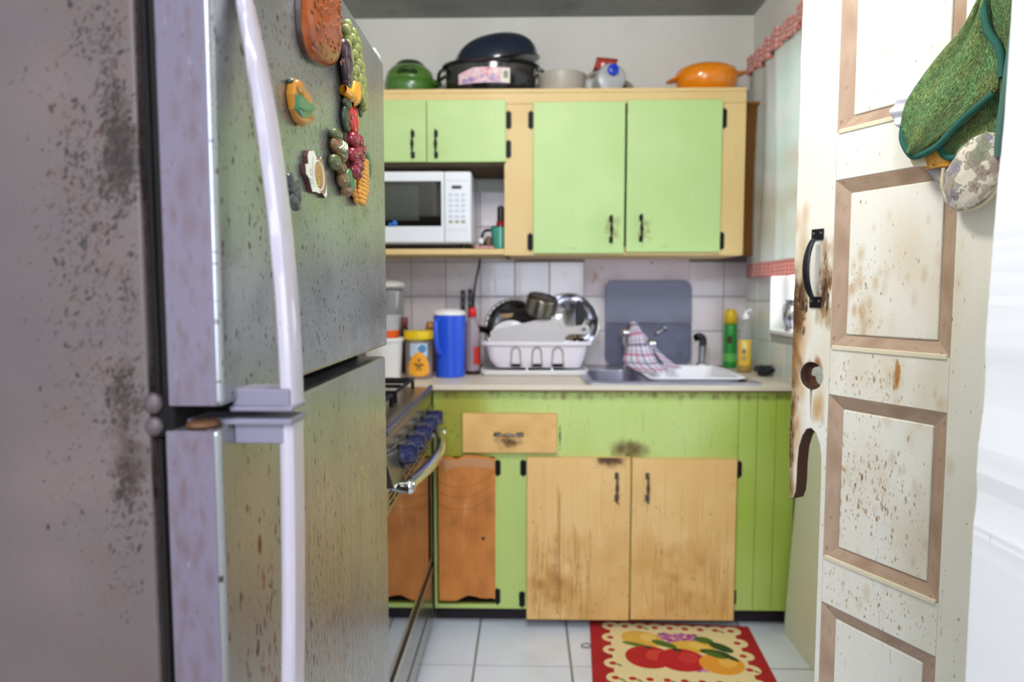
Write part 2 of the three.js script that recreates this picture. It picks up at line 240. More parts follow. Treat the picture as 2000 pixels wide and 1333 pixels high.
// ---------------------------------------------------------------- refrigerator
const FX = -0.286, FN = -0.615, FF = -1.355;                                       // door face, near side, far side
{
  const t = placed(thing('refrigerator', 'tall grime-speckled silver top-freezer refrigerator with white-grey bar handles', 'refrigerator', [-0.66, 0, -0.985]));
  const sideTex = tex(512, 1536, (x, w, h, R) => {
    fill(x, w, h, [100, 91, 90]); mottle(x, w, h, R, [128, 108, 102], 40, 50, 180, 0.3); mottle(x, w, h, R, [92, 82, 84], 60, 30, 140, 0.3); mottle(x, w, h, R, [112, 80, 64], 60, 10, 60, 0.25, [0.66, 0, 1, 1]);
    const smear = (cx, cy, sx, sy, n, r1, al) => { const q = near(cx, cy, sx, sy); for (let i = 0; i < n; i++) { const [u, v] = q(R), k = R(), L = 1.5 + r1 * k * k; x.save(); x.translate(u * w, v * h); x.rotate((R() - 0.2) * 1.6); x.fillStyle = rgba(MOLD[Math.floor(R() * 3)], al * (0.25 + 0.75 * R())); x.beginPath(); const m = 6; for (let j = 0; j < m; j++) { const t2 = j / m * 2 * PI, rr2 = L * (0.4 + 0.7 * R()); const X = Math.cos(t2) * rr2 * 0.55, Y = Math.sin(t2) * rr2 * 1.15; j ? x.lineTo(X, Y) : x.moveTo(X, Y); } x.closePath(); x.fill(); x.restore(); } };
    blotch(x, w, h, R, [52, 38, 32], 90, 6, 26, 0.4, near(0.92, 0.2, 0.09, 0.09)); smear(0.92, 0.2, 0.1, 0.1, 760, 9, 0.95); smear(0.9, 0.12, 0.08, 0.1, 200, 8, 0.85); smear(0.86, 0.06, 0.16, 0.06, 220, 7, 0.8); smear(0.8, 0.24, 0.16, 0.12, 260, 6, 0.75); smear(0.93, 0.38, 0.06, 0.08, 150, 7, 0.7);
    smear(0.9, 0.5, 0.1, 0.07, 340, 9, 0.8); smear(0.9, 0.62, 0.1, 0.07, 320, 9, 0.75); smear(0.84, 0.45, 0.18, 0.3, 360, 5, 0.65); smear(0.72, 0.45, 0.26, 0.5, 320, 4, 0.55); blotch(x, w, h, R, [52, 38, 32], 80, 6, 26, 0.34, near(0.9, 0.56, 0.1, 0.12)); smear(0.78, 0.3, 0.22, 0.3, 420, 10, 0.8); smear(0.66, 0.4, 0.18, 0.45, 160, 7, 0.7); smear(0.88, 0.7, 0.12, 0.12, 160, 7, 0.7);
    specks(x, w, h, R, [[30, 24, 22]], 16, 4, 9, () => [0.55 + 0.43 * R(), R() * 0.9], 1.3, 0.85); specks(x, w, h, R, [[200, 196, 198]], 50, 0.8, 2, undefined, 1, 0.5); streaks(x, w, h, R, [60, 46, 42], 30, 0.005, 0.02, 1.2, 0.5, [0.5, 0, 1, 1]); grain(x, w, h, R, 14);
  }, 51);
  put(t, 'cabinet', uvBox(box(-1.04, -0.3565, 0.03, 1.66, FF, FN, 0.004), [-0.60, -0.355], [0.75, 1.5], [-0.75, -0.6]), std(0xffffff, 0.5, 0.1, { map: sideTex }));
  put(t, 'gasket', [box(-0.357, -0.338, 1.12, 1.655, FF + 0.012, FN - 0.012, 0.003), box(-0.357, -0.346, 0.08, 1.08, FF + 0.012, FN - 0.012, 0.003), box(-0.352, -0.3495, 1.12, 1.655, FF, FN - 0.006, 0.001), box(-0.352, -0.3495, 0.08, 1.08, FF, FN - 0.006, 0.001)], M.rubber);
  const doorTex = (seed, dark) => tex(1024, 1024, (x, w, h, R) => {                // u runs from the far side to the near side
    fill(x, w, h, [172, 176, 178]); mottle(x, w, h, R, [140, 144, 140], 60, 40, 160, 0.3); mottle(x, w, h, R, [150, 130, 96], dark ? 50 : 16, 40, 160, 0.22);
    specks(x, w, h, R, MOLD, dark ? 3400 : 2900, 0.7, 3.6, () => [R(), Math.pow(R(), 0.7)], 2.4, 0.85); specks(x, w, h, R, MOLD, 260, 0.8, 4, near(0.62, 0.3, 0.3, 0.3), 2.2, 0.7);
    specks(x, w, h, R, MOLD, 160, 1.5, 6, near(0.86, 0.45, 0.1, 0.5), 1.8, 0.8);
    if (dark) { specks(x, w, h, R, RUST, 700, 0.8, 4.5, near(0.55, 0.5, 0.45, 0.4), 2.4, 0.7); specks(x, w, h, R, RUST, 240, 1.5, 7, near(0.86, 0.4, 0.08, 0.4), 1.6, 0.8); streaks(x, w, h, R, [110, 66, 30], 26, 0.1, 0.35, 2.2, 0.6, [0.3, 0.1, 0.75, 0.5]); }
    streaks(x, w, h, R, [60, 58, 54], 420, 0.006, 0.04, 1, 0.5); mottle(x, w, h, R, [96, 98, 98], 60, 10, 50, 0.3, [0, 0.3, 1, 1]); streaks(x, w, h, R, [236, 238, 236], 40, 0.02, 0.08, 1.4, 0.5, [0.1, 0.6, 0.6, 1]); grain(x, w, h, R, 8, 10);
  }, seed);
  const rough = tex(256, 256, (x, w, h, R) => { fill(x, w, h, [128, 128, 128]); mottle(x, w, h, R, [175, 175, 175], 40, 10, 50, 0.4); mottle(x, w, h, R, [90, 90, 90], 30, 10, 60, 0.3); grain(x, w, h, R, 20, 30); }, 55, false, true);
  const edgeTex = (seed) => tex(256, 1024, (x, w, h, R) => { fill(x, w, h, [120, 112, 128]); mottle(x, w, h, R, [96, 70, 64], 90, 8, 46, 0.38, [0, 0, 0.9, 1]); specks(x, w, h, R, RUST, 320, 1, 6, () => [R() * 0.9, R()], 1.4, 0.4); specks(x, w, h, R, MOLD, 70, 0.8, 4, undefined, 1.2, 0.7); specks(x, w, h, R, [[230, 228, 240]], 40, 0.8, 3, undefined, 3, 0.6); grain(x, w, h, R, 10); }, seed);
  const frontMat = (seed, dark) => std(0xffffff, 0.62, 0.82, { map: doorTex(seed, dark), roughnessMap: rough });
  const door = (name, y0, y1, dx, seed, dark) => {
    const d = put(t, name, uvBox(box(FX - 0.05 + dx, FX + dx, y0, y1, FF, FN, 0.006, 4), [0, 1], [y0, y1], [FF, FN]), frontMat(seed, dark));
    put(d, 'door_edge', uvBox(box(FX - 0.0512 + dx, FX - 0.0055 + dx, y0 + 0.001, y1 - 0.001, FN - 0.004, FN + 0.0012, 0.001), [FX - 0.0512 + dx, FX - 0.0055 + dx], [y1 - 0.56, y1], [0, 1]), std(0xffffff, 0.34, 0.15, { map: edgeTex(seed + 1) }), 'smudged lavender-grey plastic door edge');
    return d;
  };
  const up = door('freezer_door', 1.1125, 1.676, 0, 60, false), lo = door('fresh_food_door', 0.07, 1.0905, -0.004, 64, true);
  const gripTex = tex(128, 512, (x, w, h, R) => { fill(x, w, h, [188, 181, 192]); specks(x, w, h, R, MOLD, 26, 0.8, 2.4, near(0.4, 0.85, 0.3, 0.1), 1.5, 0.7); mottle(x, w, h, R, [200, 180, 176], 12, 10, 40, 0.3); }, 68);
  const grip = phys(0xffffff, 0.3, { map: gripTex, clearcoat: 0.35 }), bracket = phys(0x807b8c, 0.36);
  const bar = (f, ys, ye, z0, z1, th) => {                                          // bowed bar: rounded section carried along the curve
    const rings = [];
    for (let i = 0; i <= 40; i++) { const y = lerp(ys, ye, i / 40), xo = f(y), k = (1 - Math.pow(i / 40, 6) * 0.6); rings.push(rr(th * k, Math.abs(z1 - z0) * k, 0.0045, y, xo - th / 2, (z0 + z1) / 2, 4)); }
    return loft(ye < ys ? rings.reverse() : rings);
  };
  put(up, 'handle', bar((y) => FX + 0.0545 - 0.232 * (y - 1.105) ** 2, 1.105, 1.575, -0.684, -0.649, 0.0145), grip, 'long pale bowed plastic grip');
  put(up, 'handle_bracket', [box(FX - 0.005, FX + 0.052, 1.1075, 1.1255, -0.682, -0.645, 0.0025), box(FX - 0.006, FX + 0.056, 1.1035, 1.109, -0.684, -0.6405, 0.002)], bracket, 'grey plastic bracket at the foot of the grip');
  put(lo, 'handle', bar((y) => FX + 0.0535 - 0.075 * (1.075 - y) ** 2, 1.0895, 0.45, -0.684, -0.647, 0.014), grip, 'long pale bowed plastic grip');
  put(lo, 'handle_bracket', [box(FX - 0.004, FX + 0.045, 1.0705, 1.092, -0.682, -0.646, 0.002), box(FX - 0.049, FX + 0.055, 1.09, 1.0965, -0.684, -0.6405, 0.002)], bracket, 'grey plastic bracket over the door top');
  put(lo, 'hinge_bushing', lathe([[0, 1.0975], [0.011, 1.0975], [0.015, 1.095], [0.0165, 1.0905], [0, 1.0905]], -0.3135, 0, -0.632, 24), std(0x6e4c34, 0.6, 0.3), 'rusty hinge bushing');
  const hb = put(t, 'hinge_plate', box(-0.37, -0.335, 1.083, 1.123, -0.66, FN - 0.004, 0.003), std(0x070505, 0.95));
  put(t, 'centre_rail', box(-0.36, -0.3445, 1.085, 1.118, FF + 0.01, FN - 0.012, 0.002), M.dark);
  put(hb, 'bolt', ell(0.009, 0.0105, 0.006, -0.3535, 1.1155, FN - 0.002), std(0x5e5456, 0.5, 0.3)); put(hb, 'bolt', ell(0.009, 0.0095, 0.006, -0.3535, 1.0935, FN - 0.002), std(0x5e5456, 0.5, 0.3));
  put(t, 'top_hinge_cap', box(-0.37, -0.29, 1.676, 1.69, FF + 0.004, FF + 0.05, 0.005), std(0xc9ccd0, 0.4));
  put(t, 'kick_grille', box(-0.9, -0.345, 0.005, 0.06, FF + 0.02, FN - 0.02, 0.004), M.dark);
}

// ---------------------------------------------------------------- magnets on the freezer door: (z, y) on the door, d out of it
{
  const sized = (thick, k, o) => { o.scale.set(thick, k, k); return placed(o); };
  const glaze = (c, r = 0.22) => phys(c, r, { clearcoat: 0.6, clearcoatRoughness: 0.15 });
  const at = (z, y, d = 0) => V(FX + d, y, z);
  const lump = (z, y, d, rz, ry, rd, tilt = 0) => { const g = new THREE.SphereGeometry(1, 20, 14).scale(rd, ry, rz); g.rotateX(tilt); return flat(g.translate(FX + d, y, z)); };
  const slab = (pts, th, bev) => ext(shapeOf(pts.map(([z, y]) => [-z, y])), th, bev).rotateY(PI / 2).translate(FX + 0.0005, 0, 0);   // outline in (z, y)
  const leafM = glaze(0x2f6a3a, 0.35), darkLeaf = glaze(0x23371f, 0.4), brown = glaze(0x5a3a1e, 0.4);
  // big orange fruit
  {
    const t = sized(0.9, 1, thing('orange_fruit_magnet', 'big glossy orange dimpled fruit magnet high on the freezer door', 'magnet', [FX, 1.6, -0.925]));
    const R = rng(71), rings = [], N = 40;
    for (let i = 0; i <= 10; i++) { const a = i / 10, k = Math.pow(1 - Math.pow(a, 3), 0.45); rings.push(Array.from({ length: N }, (_, j) => { const q = j / N * 2 * PI, c = Math.cos(q), s = Math.sin(q), e = 0.62; const zz = Math.sign(c) * Math.pow(Math.abs(c), e) * 0.083 * (s < 0 ? 1 : 0.95), yy = Math.sign(s) * Math.pow(Math.abs(s), e) * 0.062; return V(FX + 0.001 + a * 0.022, 1.592 + yy * (0.35 + 0.65 * k) + zz * -0.22, -0.925 + zz * (0.3 + 0.7 * k)); })); }
    const skinT = tex(512, 256, (x, w, h, Q) => { fill(x, w, h, [158, 72, 6]); mottle(x, w, h, Q, [112, 40, 10], 50, 14, 60, 0.45); mottle(x, w, h, Q, [190, 98, 14], 30, 14, 50, 0.35); specks(x, w, h, Q, [[70, 26, 10]], 90, 1.5, 5, undefined, 1, 0.6); }, 72);
    put(t, 'rind', loft(rings), new THREE.MeshPhysicalMaterial({ map: skinT, roughness: 0.35, clearcoat: 0.35 }));
    const dots = []; for (let i = 0; i < 90; i++) { const z = (R() - 0.5) * 0.146, y = (R() - 0.5) * 0.108, rho = Math.max(Math.abs(z) / 0.083, Math.abs(y) / 0.062), k = clamp((rho - 0.33) / 0.67), q = Math.cbrt(1 - Math.pow(k, 2.22)); dots.push(lump(-0.925 + z, 1.592 + y - z * 0.22, 0.001 + q * 0.022, 0.0028, 0.0028, 0.0013)); }
    put(t, 'dimples', dots, glaze(0x8a4408));
    put(t, 'rim', loft([0, 1].map((i) => Array.from({ length: N }, (_, j) => { const q = j / N * 2 * PI, c = Math.cos(q), s = Math.sin(q); const zz = Math.sign(c) * Math.pow(Math.abs(c), 0.62) * 0.0845, yy = Math.sign(s) * Math.pow(Math.abs(s), 0.62) * 0.0635; return V(FX + 0.0006 + i * 0.007, 1.592 + yy - zz * 0.22, -0.925 + zz); }))), glaze(0x3a2412, 0.5), 'dark glazed rim');
  }
  // pale green grapes
  {
    const t = sized(0.75, 0.86, thing('green_grape_magnet', 'pale green grape bunch magnet with dark leaves near the door top', 'magnet', [FX, 1.585, -1.1]));
    const R = rng(73), g = [], lf = [];
    for (let r = 0; r < 9; r++) for (let c = 0; c < 4; c++) { const v = r / 8, wid = 0.5 + 0.9 * Math.sin(PI * Math.min(1, v * 0.75 + 0.18)), z = -1.082 - 0.042 * v + (c - 1.5) * 0.0225 * wid + (r % 2) * 0.008, y = 1.632 - v * 0.098 + (c - 1.5) * 0.006; g.push(lump(z, y, 0.010 + 0.007 * Math.cos((c - 1.4) * 0.8), 0.0135, 0.0105, 0.0095)); }
    put(t, 'grapes', g, glaze(0x8d9450, 0.2));
    for (let k = 0; k < 8; k++) lf.push(lump(-1.125 - 0.055 * Math.sin(k / 7 * 2.4 + 0.3), 1.628 - k * 0.0155, 0.006, 0.013, 0.015, 0.006, R()));
    put(t, 'leaf', lf, darkLeaf); put(t, 'backing', slab([[-1.045, 1.62], [-1.06, 1.645], [-1.12, 1.645], [-1.17, 1.61], [-1.172, 1.56], [-1.15, 1.525], [-1.11, 1.53], [-1.07, 1.57]], 0.004, 0.001), darkLeaf);
  }
  // aubergine with bananas
  {
    const t = sized(0.8, 0.95, thing('aubergine_banana_magnet', 'dark purple aubergine and yellow banana magnet beside the green grapes', 'magnet', [FX, 1.56, -1.04]));
    put(t, 'aubergine', [lump(-1.032, 1.588, 0.012, 0.022, 0.018, 0.011), lump(-1.036, 1.566, 0.013, 0.019, 0.026, 0.012), lump(-1.046, 1.55, 0.011, 0.018, 0.02, 0.01)], glaze(0x3a2230, 0.25));
    put(t, 'stalk', lump(-1.058, 1.6, 0.01, 0.016, 0.009, 0.008, 0.4), glaze(0x5d4a58, 0.3));
    for (let k = 0; k < 3; k++) put(t, 'banana', tube([at(-1.03 - k * 0.022, 1.527 - k * 0.004, 0.008), at(-1.052 - k * 0.02, 1.526 + k * 0.002, 0.015), at(-1.078 - k * 0.01, 1.546 + k * 0.004, 0.013), at(-1.086 - k * 0.004, 1.562, 0.007)], 0.0085, 18, 10), glaze(0xdc9a1c, 0.3));
  }
  // pineapple slice with leaf
  {
    const t = sized(0.75, 0.84, thing('golden_fruit_magnet', 'small golden fruit magnet wrapped in a green leaf next to the freezer handle', 'magnet', [FX, 1.452, -0.833]));
    put(t, 'fruit', [slab([[-0.792, 1.455], [-0.8, 1.478], [-0.824, 1.484], [-0.856, 1.474], [-0.882, 1.458], [-0.876, 1.448], [-0.884, 1.44], [-0.86, 1.43], [-0.842, 1.422], [-0.818, 1.424], [-0.8, 1.436]], 0.014, 0.004), lump(-0.82, 1.471, 0.013, 0.02, 0.011, 0.007), lump(-0.848, 1.463, 0.013, 0.02, 0.012, 0.007), lump(-0.862, 1.445, 0.012, 0.014, 0.008, 0.006), lump(-0.83, 1.43, 0.012, 0.018, 0.008, 0.006)], glaze(0xc07f1c, 0.3));
    put(t, 'leaf', [slab([[-0.796, 1.456], [-0.82, 1.461], [-0.866, 1.462], [-0.876, 1.456], [-0.852, 1.438], [-0.82, 1.428], [-0.8, 1.436]], 0.019, 0.004), tube([at(-0.8, 1.438, 0.019), at(-0.83, 1.442, 0.0205), at(-0.87, 1.455, 0.019)], 0.0015, 12, 6)], glaze(0x2c7a52, 0.3));
    put(t, 'stalk_end', lump(-0.808, 1.474, 0.006, 0.013, 0.007, 0.008), darkLeaf);
  }
  // red chillies
  {
    const t = sized(0.8, 0.92, thing('red_chilli_magnet', 'bright red chilli pepper magnet with green stalk under the bananas', 'magnet', [FX, 1.495, -1.07]));
    put(t, 'chilli', [lump(-1.078, 1.487, 0.012, 0.022, 0.02, 0.011, 0.2), lump(-1.066, 1.5, 0.011, 0.018, 0.014, 0.009)], glaze(0xb8241c)); put(t, 'chilli', lump(-1.09, 1.507, 0.01, 0.012, 0.015, 0.008, -0.2), glaze(0xa81f22));
    put(t, 'stalk', [lump(-1.045, 1.513, 0.009, 0.02, 0.01, 0.008), lump(-1.038, 1.49, 0.008, 0.015, 0.02, 0.008), lump(-1.046, 1.474, 0.008, 0.014, 0.008, 0.007)], darkLeaf);
  }
  // red grapes, greens and corn
  {
    const t = sized(0.85, 0.95, thing('red_grape_magnet', 'crimson grape bunch magnet between the greens and the yellow corn', 'magnet', [FX, 1.44, -1.075]));
    for (const [z, y, r] of [[-1.062, 1.462, 0.016], [-1.092, 1.466, 0.015], [-1.11, 1.455, 0.014], [-1.078, 1.446, 0.016], [-1.1, 1.44, 0.014], [-1.055, 1.436, 0.015], [-1.075, 1.425, 0.015], [-1.095, 1.424, 0.012], [-1.062, 1.412, 0.013], [-1.08, 1.408, 0.011]]) put(t, 'grape', lump(z, y, 0.014, r, r * 0.8, 0.012), glaze(0x8a2233, 0.18));
    put(t, 'backing', slab([[-1.05, 1.47], [-1.11, 1.472], [-1.118, 1.44], [-1.09, 1.405], [-1.06, 1.402]], 0.007, 0.001), brown);
  }
  {
    const t = sized(0.8, 0.9, thing('green_vegetable_magnet', 'brown and green glazed leafy vegetable magnet left of the crimson grapes', 'magnet', [FX, 1.415, -1.0]));
    for (const [z, y, a, b] of [[-0.98, 1.453, 0.022, 0.011], [-0.985, 1.436, 0.028, 0.014], [-1.01, 1.43, 0.024, 0.016], [-0.97, 1.408, 0.02, 0.013], [-1.004, 1.404, 0.02, 0.012], [-1.015, 1.388, 0.024, 0.014], [-1.036, 1.373, 0.022, 0.01]]) put(t, 'vegetable', lump(z, y, 0.01, a, b, 0.011), glaze([0x6b4a28, 0x4f5a2c, 0x74562f][Math.round(Math.abs(y) * 1000) % 3], 0.3));
    for (const [z, y, k] of [[-1.006, 1.437, 0.3], [-1.03, 1.395, 0.8], [-1.05, 1.385, 0.6]]) put(t, 'leaf', lump(z, y, 0.016, 0.018, 0.012, 0.007, k), leafM);
    for (const dz of [0, 0.012, 0.022]) put(t, 'pale_rib', tube([at(-0.972 - dz, 1.43, 0.018), at(-0.978 - dz, 1.436, 0.0235), at(-0.988 - dz, 1.445, 0.02)], 0.0018, 8, 6), glaze(0xd8dcc0, 0.3));
  }
  {
    const t = sized(0.75, 0.86, thing('corn_magnet', 'golden yellow corn cob magnet hanging lowest of the fruit cluster', 'magnet', [FX, 1.42, -1.125]));
    const k = [], R = rng(77);
    for (let r = 0; r < 11; r++) for (let c = 0; c < 5; c++) { const v = r / 10, wd = Math.sin(PI * (0.1 + 0.82 * (1 - v) ** 0.8)) * 0.044 + 0.008; k.push(lump(-1.142 + v * 0.03 + (c - 2) / 2 * wd, 1.444 - v * 0.082 + Math.abs(c - 2) * 0.001, 0.006 + 0.012 * Math.cos((c - 2) * 0.62), 0.013, 0.0068, 0.006)); }
    put(t, 'kernels', k, glaze(0xd79222, 0.28));
    put(t, 'leaf', [tube([at(-1.14, 1.468, 0.006), at(-1.17, 1.46, 0.01), at(-1.186, 1.44, 0.01), at(-1.188, 1.42, 0.005)], 0.0095, 16, 10)], leafM);
    put(t, 'core', slab([[-1.11, 1.44], [-1.14, 1.452], [-1.172, 1.44], [-1.17, 1.4], [-1.13, 1.37], [-1.105, 1.38]], 0.008, 0.002), brown);
  }
  // flat printed souvenir magnet
  {
    const t = sized(0.7, 1, thing('souvenir_magnet', 'flat white and brown souvenir magnet with an oval and yellow lettering', 'magnet', [FX, 1.377, -0.895]));
    const pts = [[-0.862, 1.402], [-0.879, 1.406], [-0.893, 1.399], [-0.905, 1.4], [-0.913, 1.405], [-0.925, 1.396], [-0.935, 1.376], [-0.935, 1.356], [-0.928, 1.351], [-0.915, 1.356], [-0.9, 1.353], [-0.886, 1.353], [-0.872, 1.351], [-0.866, 1.358], [-0.86, 1.366], [-0.848, 1.37], [-0.846, 1.382], [-0.858, 1.385], [-0.856, 1.394]];
    const print = tex(512, 512, (x, w, h, R) => {                                   // u from far (0) to near (1)
      fill(x, w, h, [232, 232, 224]); x.fillStyle = 'rgb(150,112,104)'; x.beginPath(); x.ellipse(w * 0.30, h * 0.48, w * 0.26, h * 0.44, 0.1, 0, 2 * PI); x.fill();
      x.fillStyle = 'rgb(232,232,224)'; x.beginPath(); x.ellipse(w * 0.4, h * 0.52, w * 0.25, h * 0.34, 0.12, 0, 2 * PI); x.fill();
      x.fillStyle = 'rgb(188,128,96)'; x.beginPath(); x.ellipse(w * 0.4, h * 0.52, w * 0.19, h * 0.29, 0.12, 0, 2 * PI); x.fill(); x.strokeStyle = 'rgb(70,60,50)'; x.lineWidth = 6; x.stroke();
      x.save(); x.translate(w * 0.4, h * 0.52); x.scale(-1, 1); x.rotate(-PI / 2 + 0.1); x.font = 'italic bold 84px serif'; x.textAlign = 'center'; x.textBaseline = 'middle'; x.lineWidth = 12; x.strokeStyle = 'rgb(60,46,30)'; x.strokeText('Mexico', 0, 0); x.fillStyle = 'rgb(236,212,70)'; x.fillText('Mexico', 0, 0); x.restore();
      x.strokeStyle = 'rgb(96,110,104)'; x.lineWidth = 9; for (const yy of [0.55, 0.75]) { x.beginPath(); x.ellipse(w * 0.76, h * yy, w * 0.035, h * 0.06, 0, 0, 2 * PI); x.stroke(); } x.beginPath(); x.moveTo(w * 0.66, h * 0.2); x.quadraticCurveTo(w * 0.72, h * 0.5, w * 0.64, h * 0.85); x.stroke();
    }, 78);
    put(t, 'backing', slab(pts, 0.009, 0.001), std(0x4c2a22, 0.6));
    const face = slab(pts.map(([z, y]) => [-0.893 + (z + 0.893) * 0.98, 1.377 + (y - 1.377) * 0.98]), 0.0012, 0).translate(0.0088, 0, 0);
    put(t, 'print', uvBox(face, [0, 1], [1.349, 1.408], [-0.938, -0.844]), phys(0xffffff, 0.35, { map: print }), 'printed white face');
  }
  {
    const t = sized(0.8, 0.95, thing('berry_magnet', 'dark blue-grey berry magnet half hidden behind the freezer handle', 'magnet', [FX, 1.336, -0.786]));
    const R = rng(79);
    put(t, 'berries', Array.from({ length: 22 }, () => lump(-0.771 - R() * 0.035, 1.322 + R() * 0.03, 0.009 + R() * 0.006, 0.009, 0.007, 0.007)), glaze(0x2b3238, 0.3)); put(t, 'leaf', [lump(-0.776, 1.352, 0.01, 0.02, 0.006, 0.006, 0.5), lump(-0.798, 1.343, 0.012, 0.012, 0.009, 0.006)], glaze(0x38504c, 0.3));
  }
}
// ---------------------------------------------------------------- stove
{
  const SX = -0.335, N = -1.545, F = -2.3, t = placed(thing('gas_stove', 'stainless gas stove with dark blue knobs and a bowed chrome oven handle', 'stove', [-0.68, 0, -1.92]));
  const st = std(0xa9a294, 0.3, 0.9), blackGlass = phys(0x0a0807, 0.06, { clearcoat: 1 });
  put(t, 'body', box(-1.03, SX - 0.05, 0.04, 0.86, F, N, 0.004), std(0x7c7a78, 0.4, 0.7));
  put(t, 'cooktop', [box(-1.03, SX + 0.004, 0.862, 0.893, F, N, 0.006, 3)], std(0x9c8f7c, 0.3, 0.85));
  put(t, 'cooktop_edge', box(SX - 0.006, SX + 0.008, 0.878, 0.9, F, N, 0.005, 3), std(0x5a5f86, 0.3, 0.8), 'bluish rolled front edge of the cooktop');
  const grate = (x, z) => { const g = [], b = 0.006; for (const s of [-1, 1]) { g.push(rod(V(x + s * 0.13, 0.925, z - 0.15), V(x + s * 0.13, 0.925, z + 0.15), b), rod(V(x - 0.13, 0.925, z + s * 0.15), V(x + 0.13, 0.925, z + s * 0.15), b)); for (const q of [-1, 1]) g.push(rod(V(x + s * 0.13, 0.893, z + q * 0.15), V(x + s * 0.13, 0.93, z + q * 0.15), b)); } g.push(rod(V(x - 0.13, 0.93, z - 0.05), V(x + 0.13, 0.93, z - 0.05), b), rod(V(x - 0.13, 0.93, z + 0.05), V(x + 0.13, 0.93, z + 0.05), b), rod(V(x, 0.935, z - 0.15), V(x, 0.935, z + 0.15), b)); return g; };
  for (const x of [-0.86, -0.52]) for (const z of [-2.1, -1.74]) { put(t, 'grate', grate(x, z), M.iron); put(t, 'burner', [cyl(0.045, 0.05, 0.014, x, 0.9, z), cyl(0.032, 0.034, 0.01, x, 0.911, z)], M.black); }
  put(t, 'front_rail', box(SX - 0.04, SX + 0.002, 0.835, 0.878, F, N, 0.003), std(0x8c8a72, 0.25, 0.9));
  // sloping control panel
  const prof = shapeOf([[SX - 0.05, 0.835], [SX + 0.001, 0.835], [SX + 0.022, 0.755], [SX - 0.05, 0.755]]);
  put(t, 'control_panel', ext(prof, F * -1 + N, 0.002).translate(0, 0, F), std(0x8f8879, 0.28, 0.9));
  for (let k = 0; k < 5; k++) {
    const z = -2.19 + k * 0.125, c = V(SX + 0.012, 0.798, z), n = V(0.967, 0.254, 0);
    const kn = put(t, 'knob', [rod(c, c.clone().addScaledVector(n, 0.012), 0.030, 0.028, 28), rod(c.clone().addScaledVector(n, 0.01), c.clone().addScaledVector(n, 0.038), 0.0265, 0.024, 28), box(c.x + 0.03, c.x + 0.043, c.y - 0.016, c.y + 0.03, z - 0.005, z + 0.005, 0.003)], phys(0x1c2250, 0.28, { clearcoat: 0.5 }));
    put(kn, 'knob_skirt', rod(c.clone().addScaledVector(n, -0.004), c.clone().addScaledVector(n, 0.004), 0.034, 0.033, 28), M.black);
  }
  // oven door: steel frame with vents above, black glass below
  const d = put(t, 'oven_door', (() => { const fr = shapeOf([[-N + 0.004, 0.275], [-F - 0.004, 0.275], [-F - 0.004, 0.75], [-N + 0.004, 0.75]]); fr.holes.push(new THREE.Path([V2(-N + 0.016, 0.289), V2(-F - 0.016, 0.289), V2(-F - 0.016, 0.681), V2(-N + 0.016, 0.681)])); return ext(fr, 0.045, 0.002).rotateY(PI / 2).translate(SX - 0.045, 0, 0); })(), st);
  put(d, 'door_glass', box(SX - 0.04, SX - 0.0008, 0.2895, 0.6805, F + 0.0165, N - 0.0165, 0.002), blackGlass);
  for (let r = 0; r < 3; r++) for (let k = 0; k < 9; k++) put(d, 'vent_slot', box(SX - 0.002, SX + 0.0006, 0.697 + r * 0.016, 0.704 + r * 0.016, -2.22 + k * 0.072, -2.165 + k * 0.072, 0.0004), M.dark);
  const hz = (a) => lerp(-2.235, -1.61, a);
  put(d, 'handle', tube(Array.from({ length: 13 }, (_, i) => V(SX + 0.038 + 0.035 * Math.sin(i / 12 * PI), 0.742, hz(i / 12))), 0.0165, 60, 14), M.chrome);
  for (const a of [0, 1]) put(d, 'handle_end', [rod(V(SX - 0.002, 0.742, hz(a)), V(SX + 0.045, 0.742, hz(a)), 0.014, 0.017, 20), ell(0.017, 0.019, 0.017, SX + 0.045, 0.742, hz(a))], M.chrome);
  const dr = put(t, 'bottom_drawer', box(SX - 0.04, SX + 0.001, 0.055, 0.248, F + 0.004, N - 0.004, 0.004), std(0x9a9894, 0.26, 0.9));
  put(dr, 'drawer_lip', box(SX - 0.002, SX + 0.004, 0.232, 0.25, F + 0.004, N - 0.004, 0.002), M.steel); put(dr, 'drawer_groove', box(SX + 0.0002, SX + 0.0016, 0.12, 0.135, F + 0.1, N - 0.1, 0.0005), std(0x2c2c30, 0.5));
  put(t, 'door_gap', box(SX - 0.03, SX - 0.002, 0.247, 0.276, F + 0.006, N - 0.006, 0.001), M.black);
  put(t, 'plinth', box(-1.0, SX - 0.03, 0, 0.05, F + 0.02, N - 0.02, 0.003), M.dark);
}

// ---------------------------------------------------------------- base cabinet with counter, sink
const spindle = (len, r = 0.0052) => { const L = len / 2, p = [[0, -L], [r * 0.9, -L * 0.97], [r * 0.5, -L * 0.86], [r * 1.25, -L * 0.72], [r * 0.6, -L * 0.58], [r * 0.75, -L * 0.3], [r * 1.35, 0], [r * 0.75, L * 0.3], [r * 0.6, L * 0.58], [r * 1.25, L * 0.72], [r * 0.5, L * 0.86], [r * 0.9, L * 0.97], [0, L]]; return lathe(p, 0, 0, 0, 14); };
function pull(parent, x, y, z, mat, horizontal = false) {                            // small wrought pull, its own spindle and two feet
  const g = merge([spindle(0.108), rod(V(0, 0.036, -0.02), V(0, 0.036, 0), 0.0045, 0.003, 10), rod(V(0, -0.036, -0.02), V(0, -0.036, 0), 0.0045, 0.003, 10), box(-0.007, 0.007, 0.028, 0.052, -0.0205, -0.018, 0.001), box(-0.007, 0.007, -0.052, -0.028, -0.0205, -0.018, 0.001)]);
  if (horizontal) g.rotateZ(PI / 2); return put(parent, 'handle', g.translate(x, y, z + 0.02), mat);
}
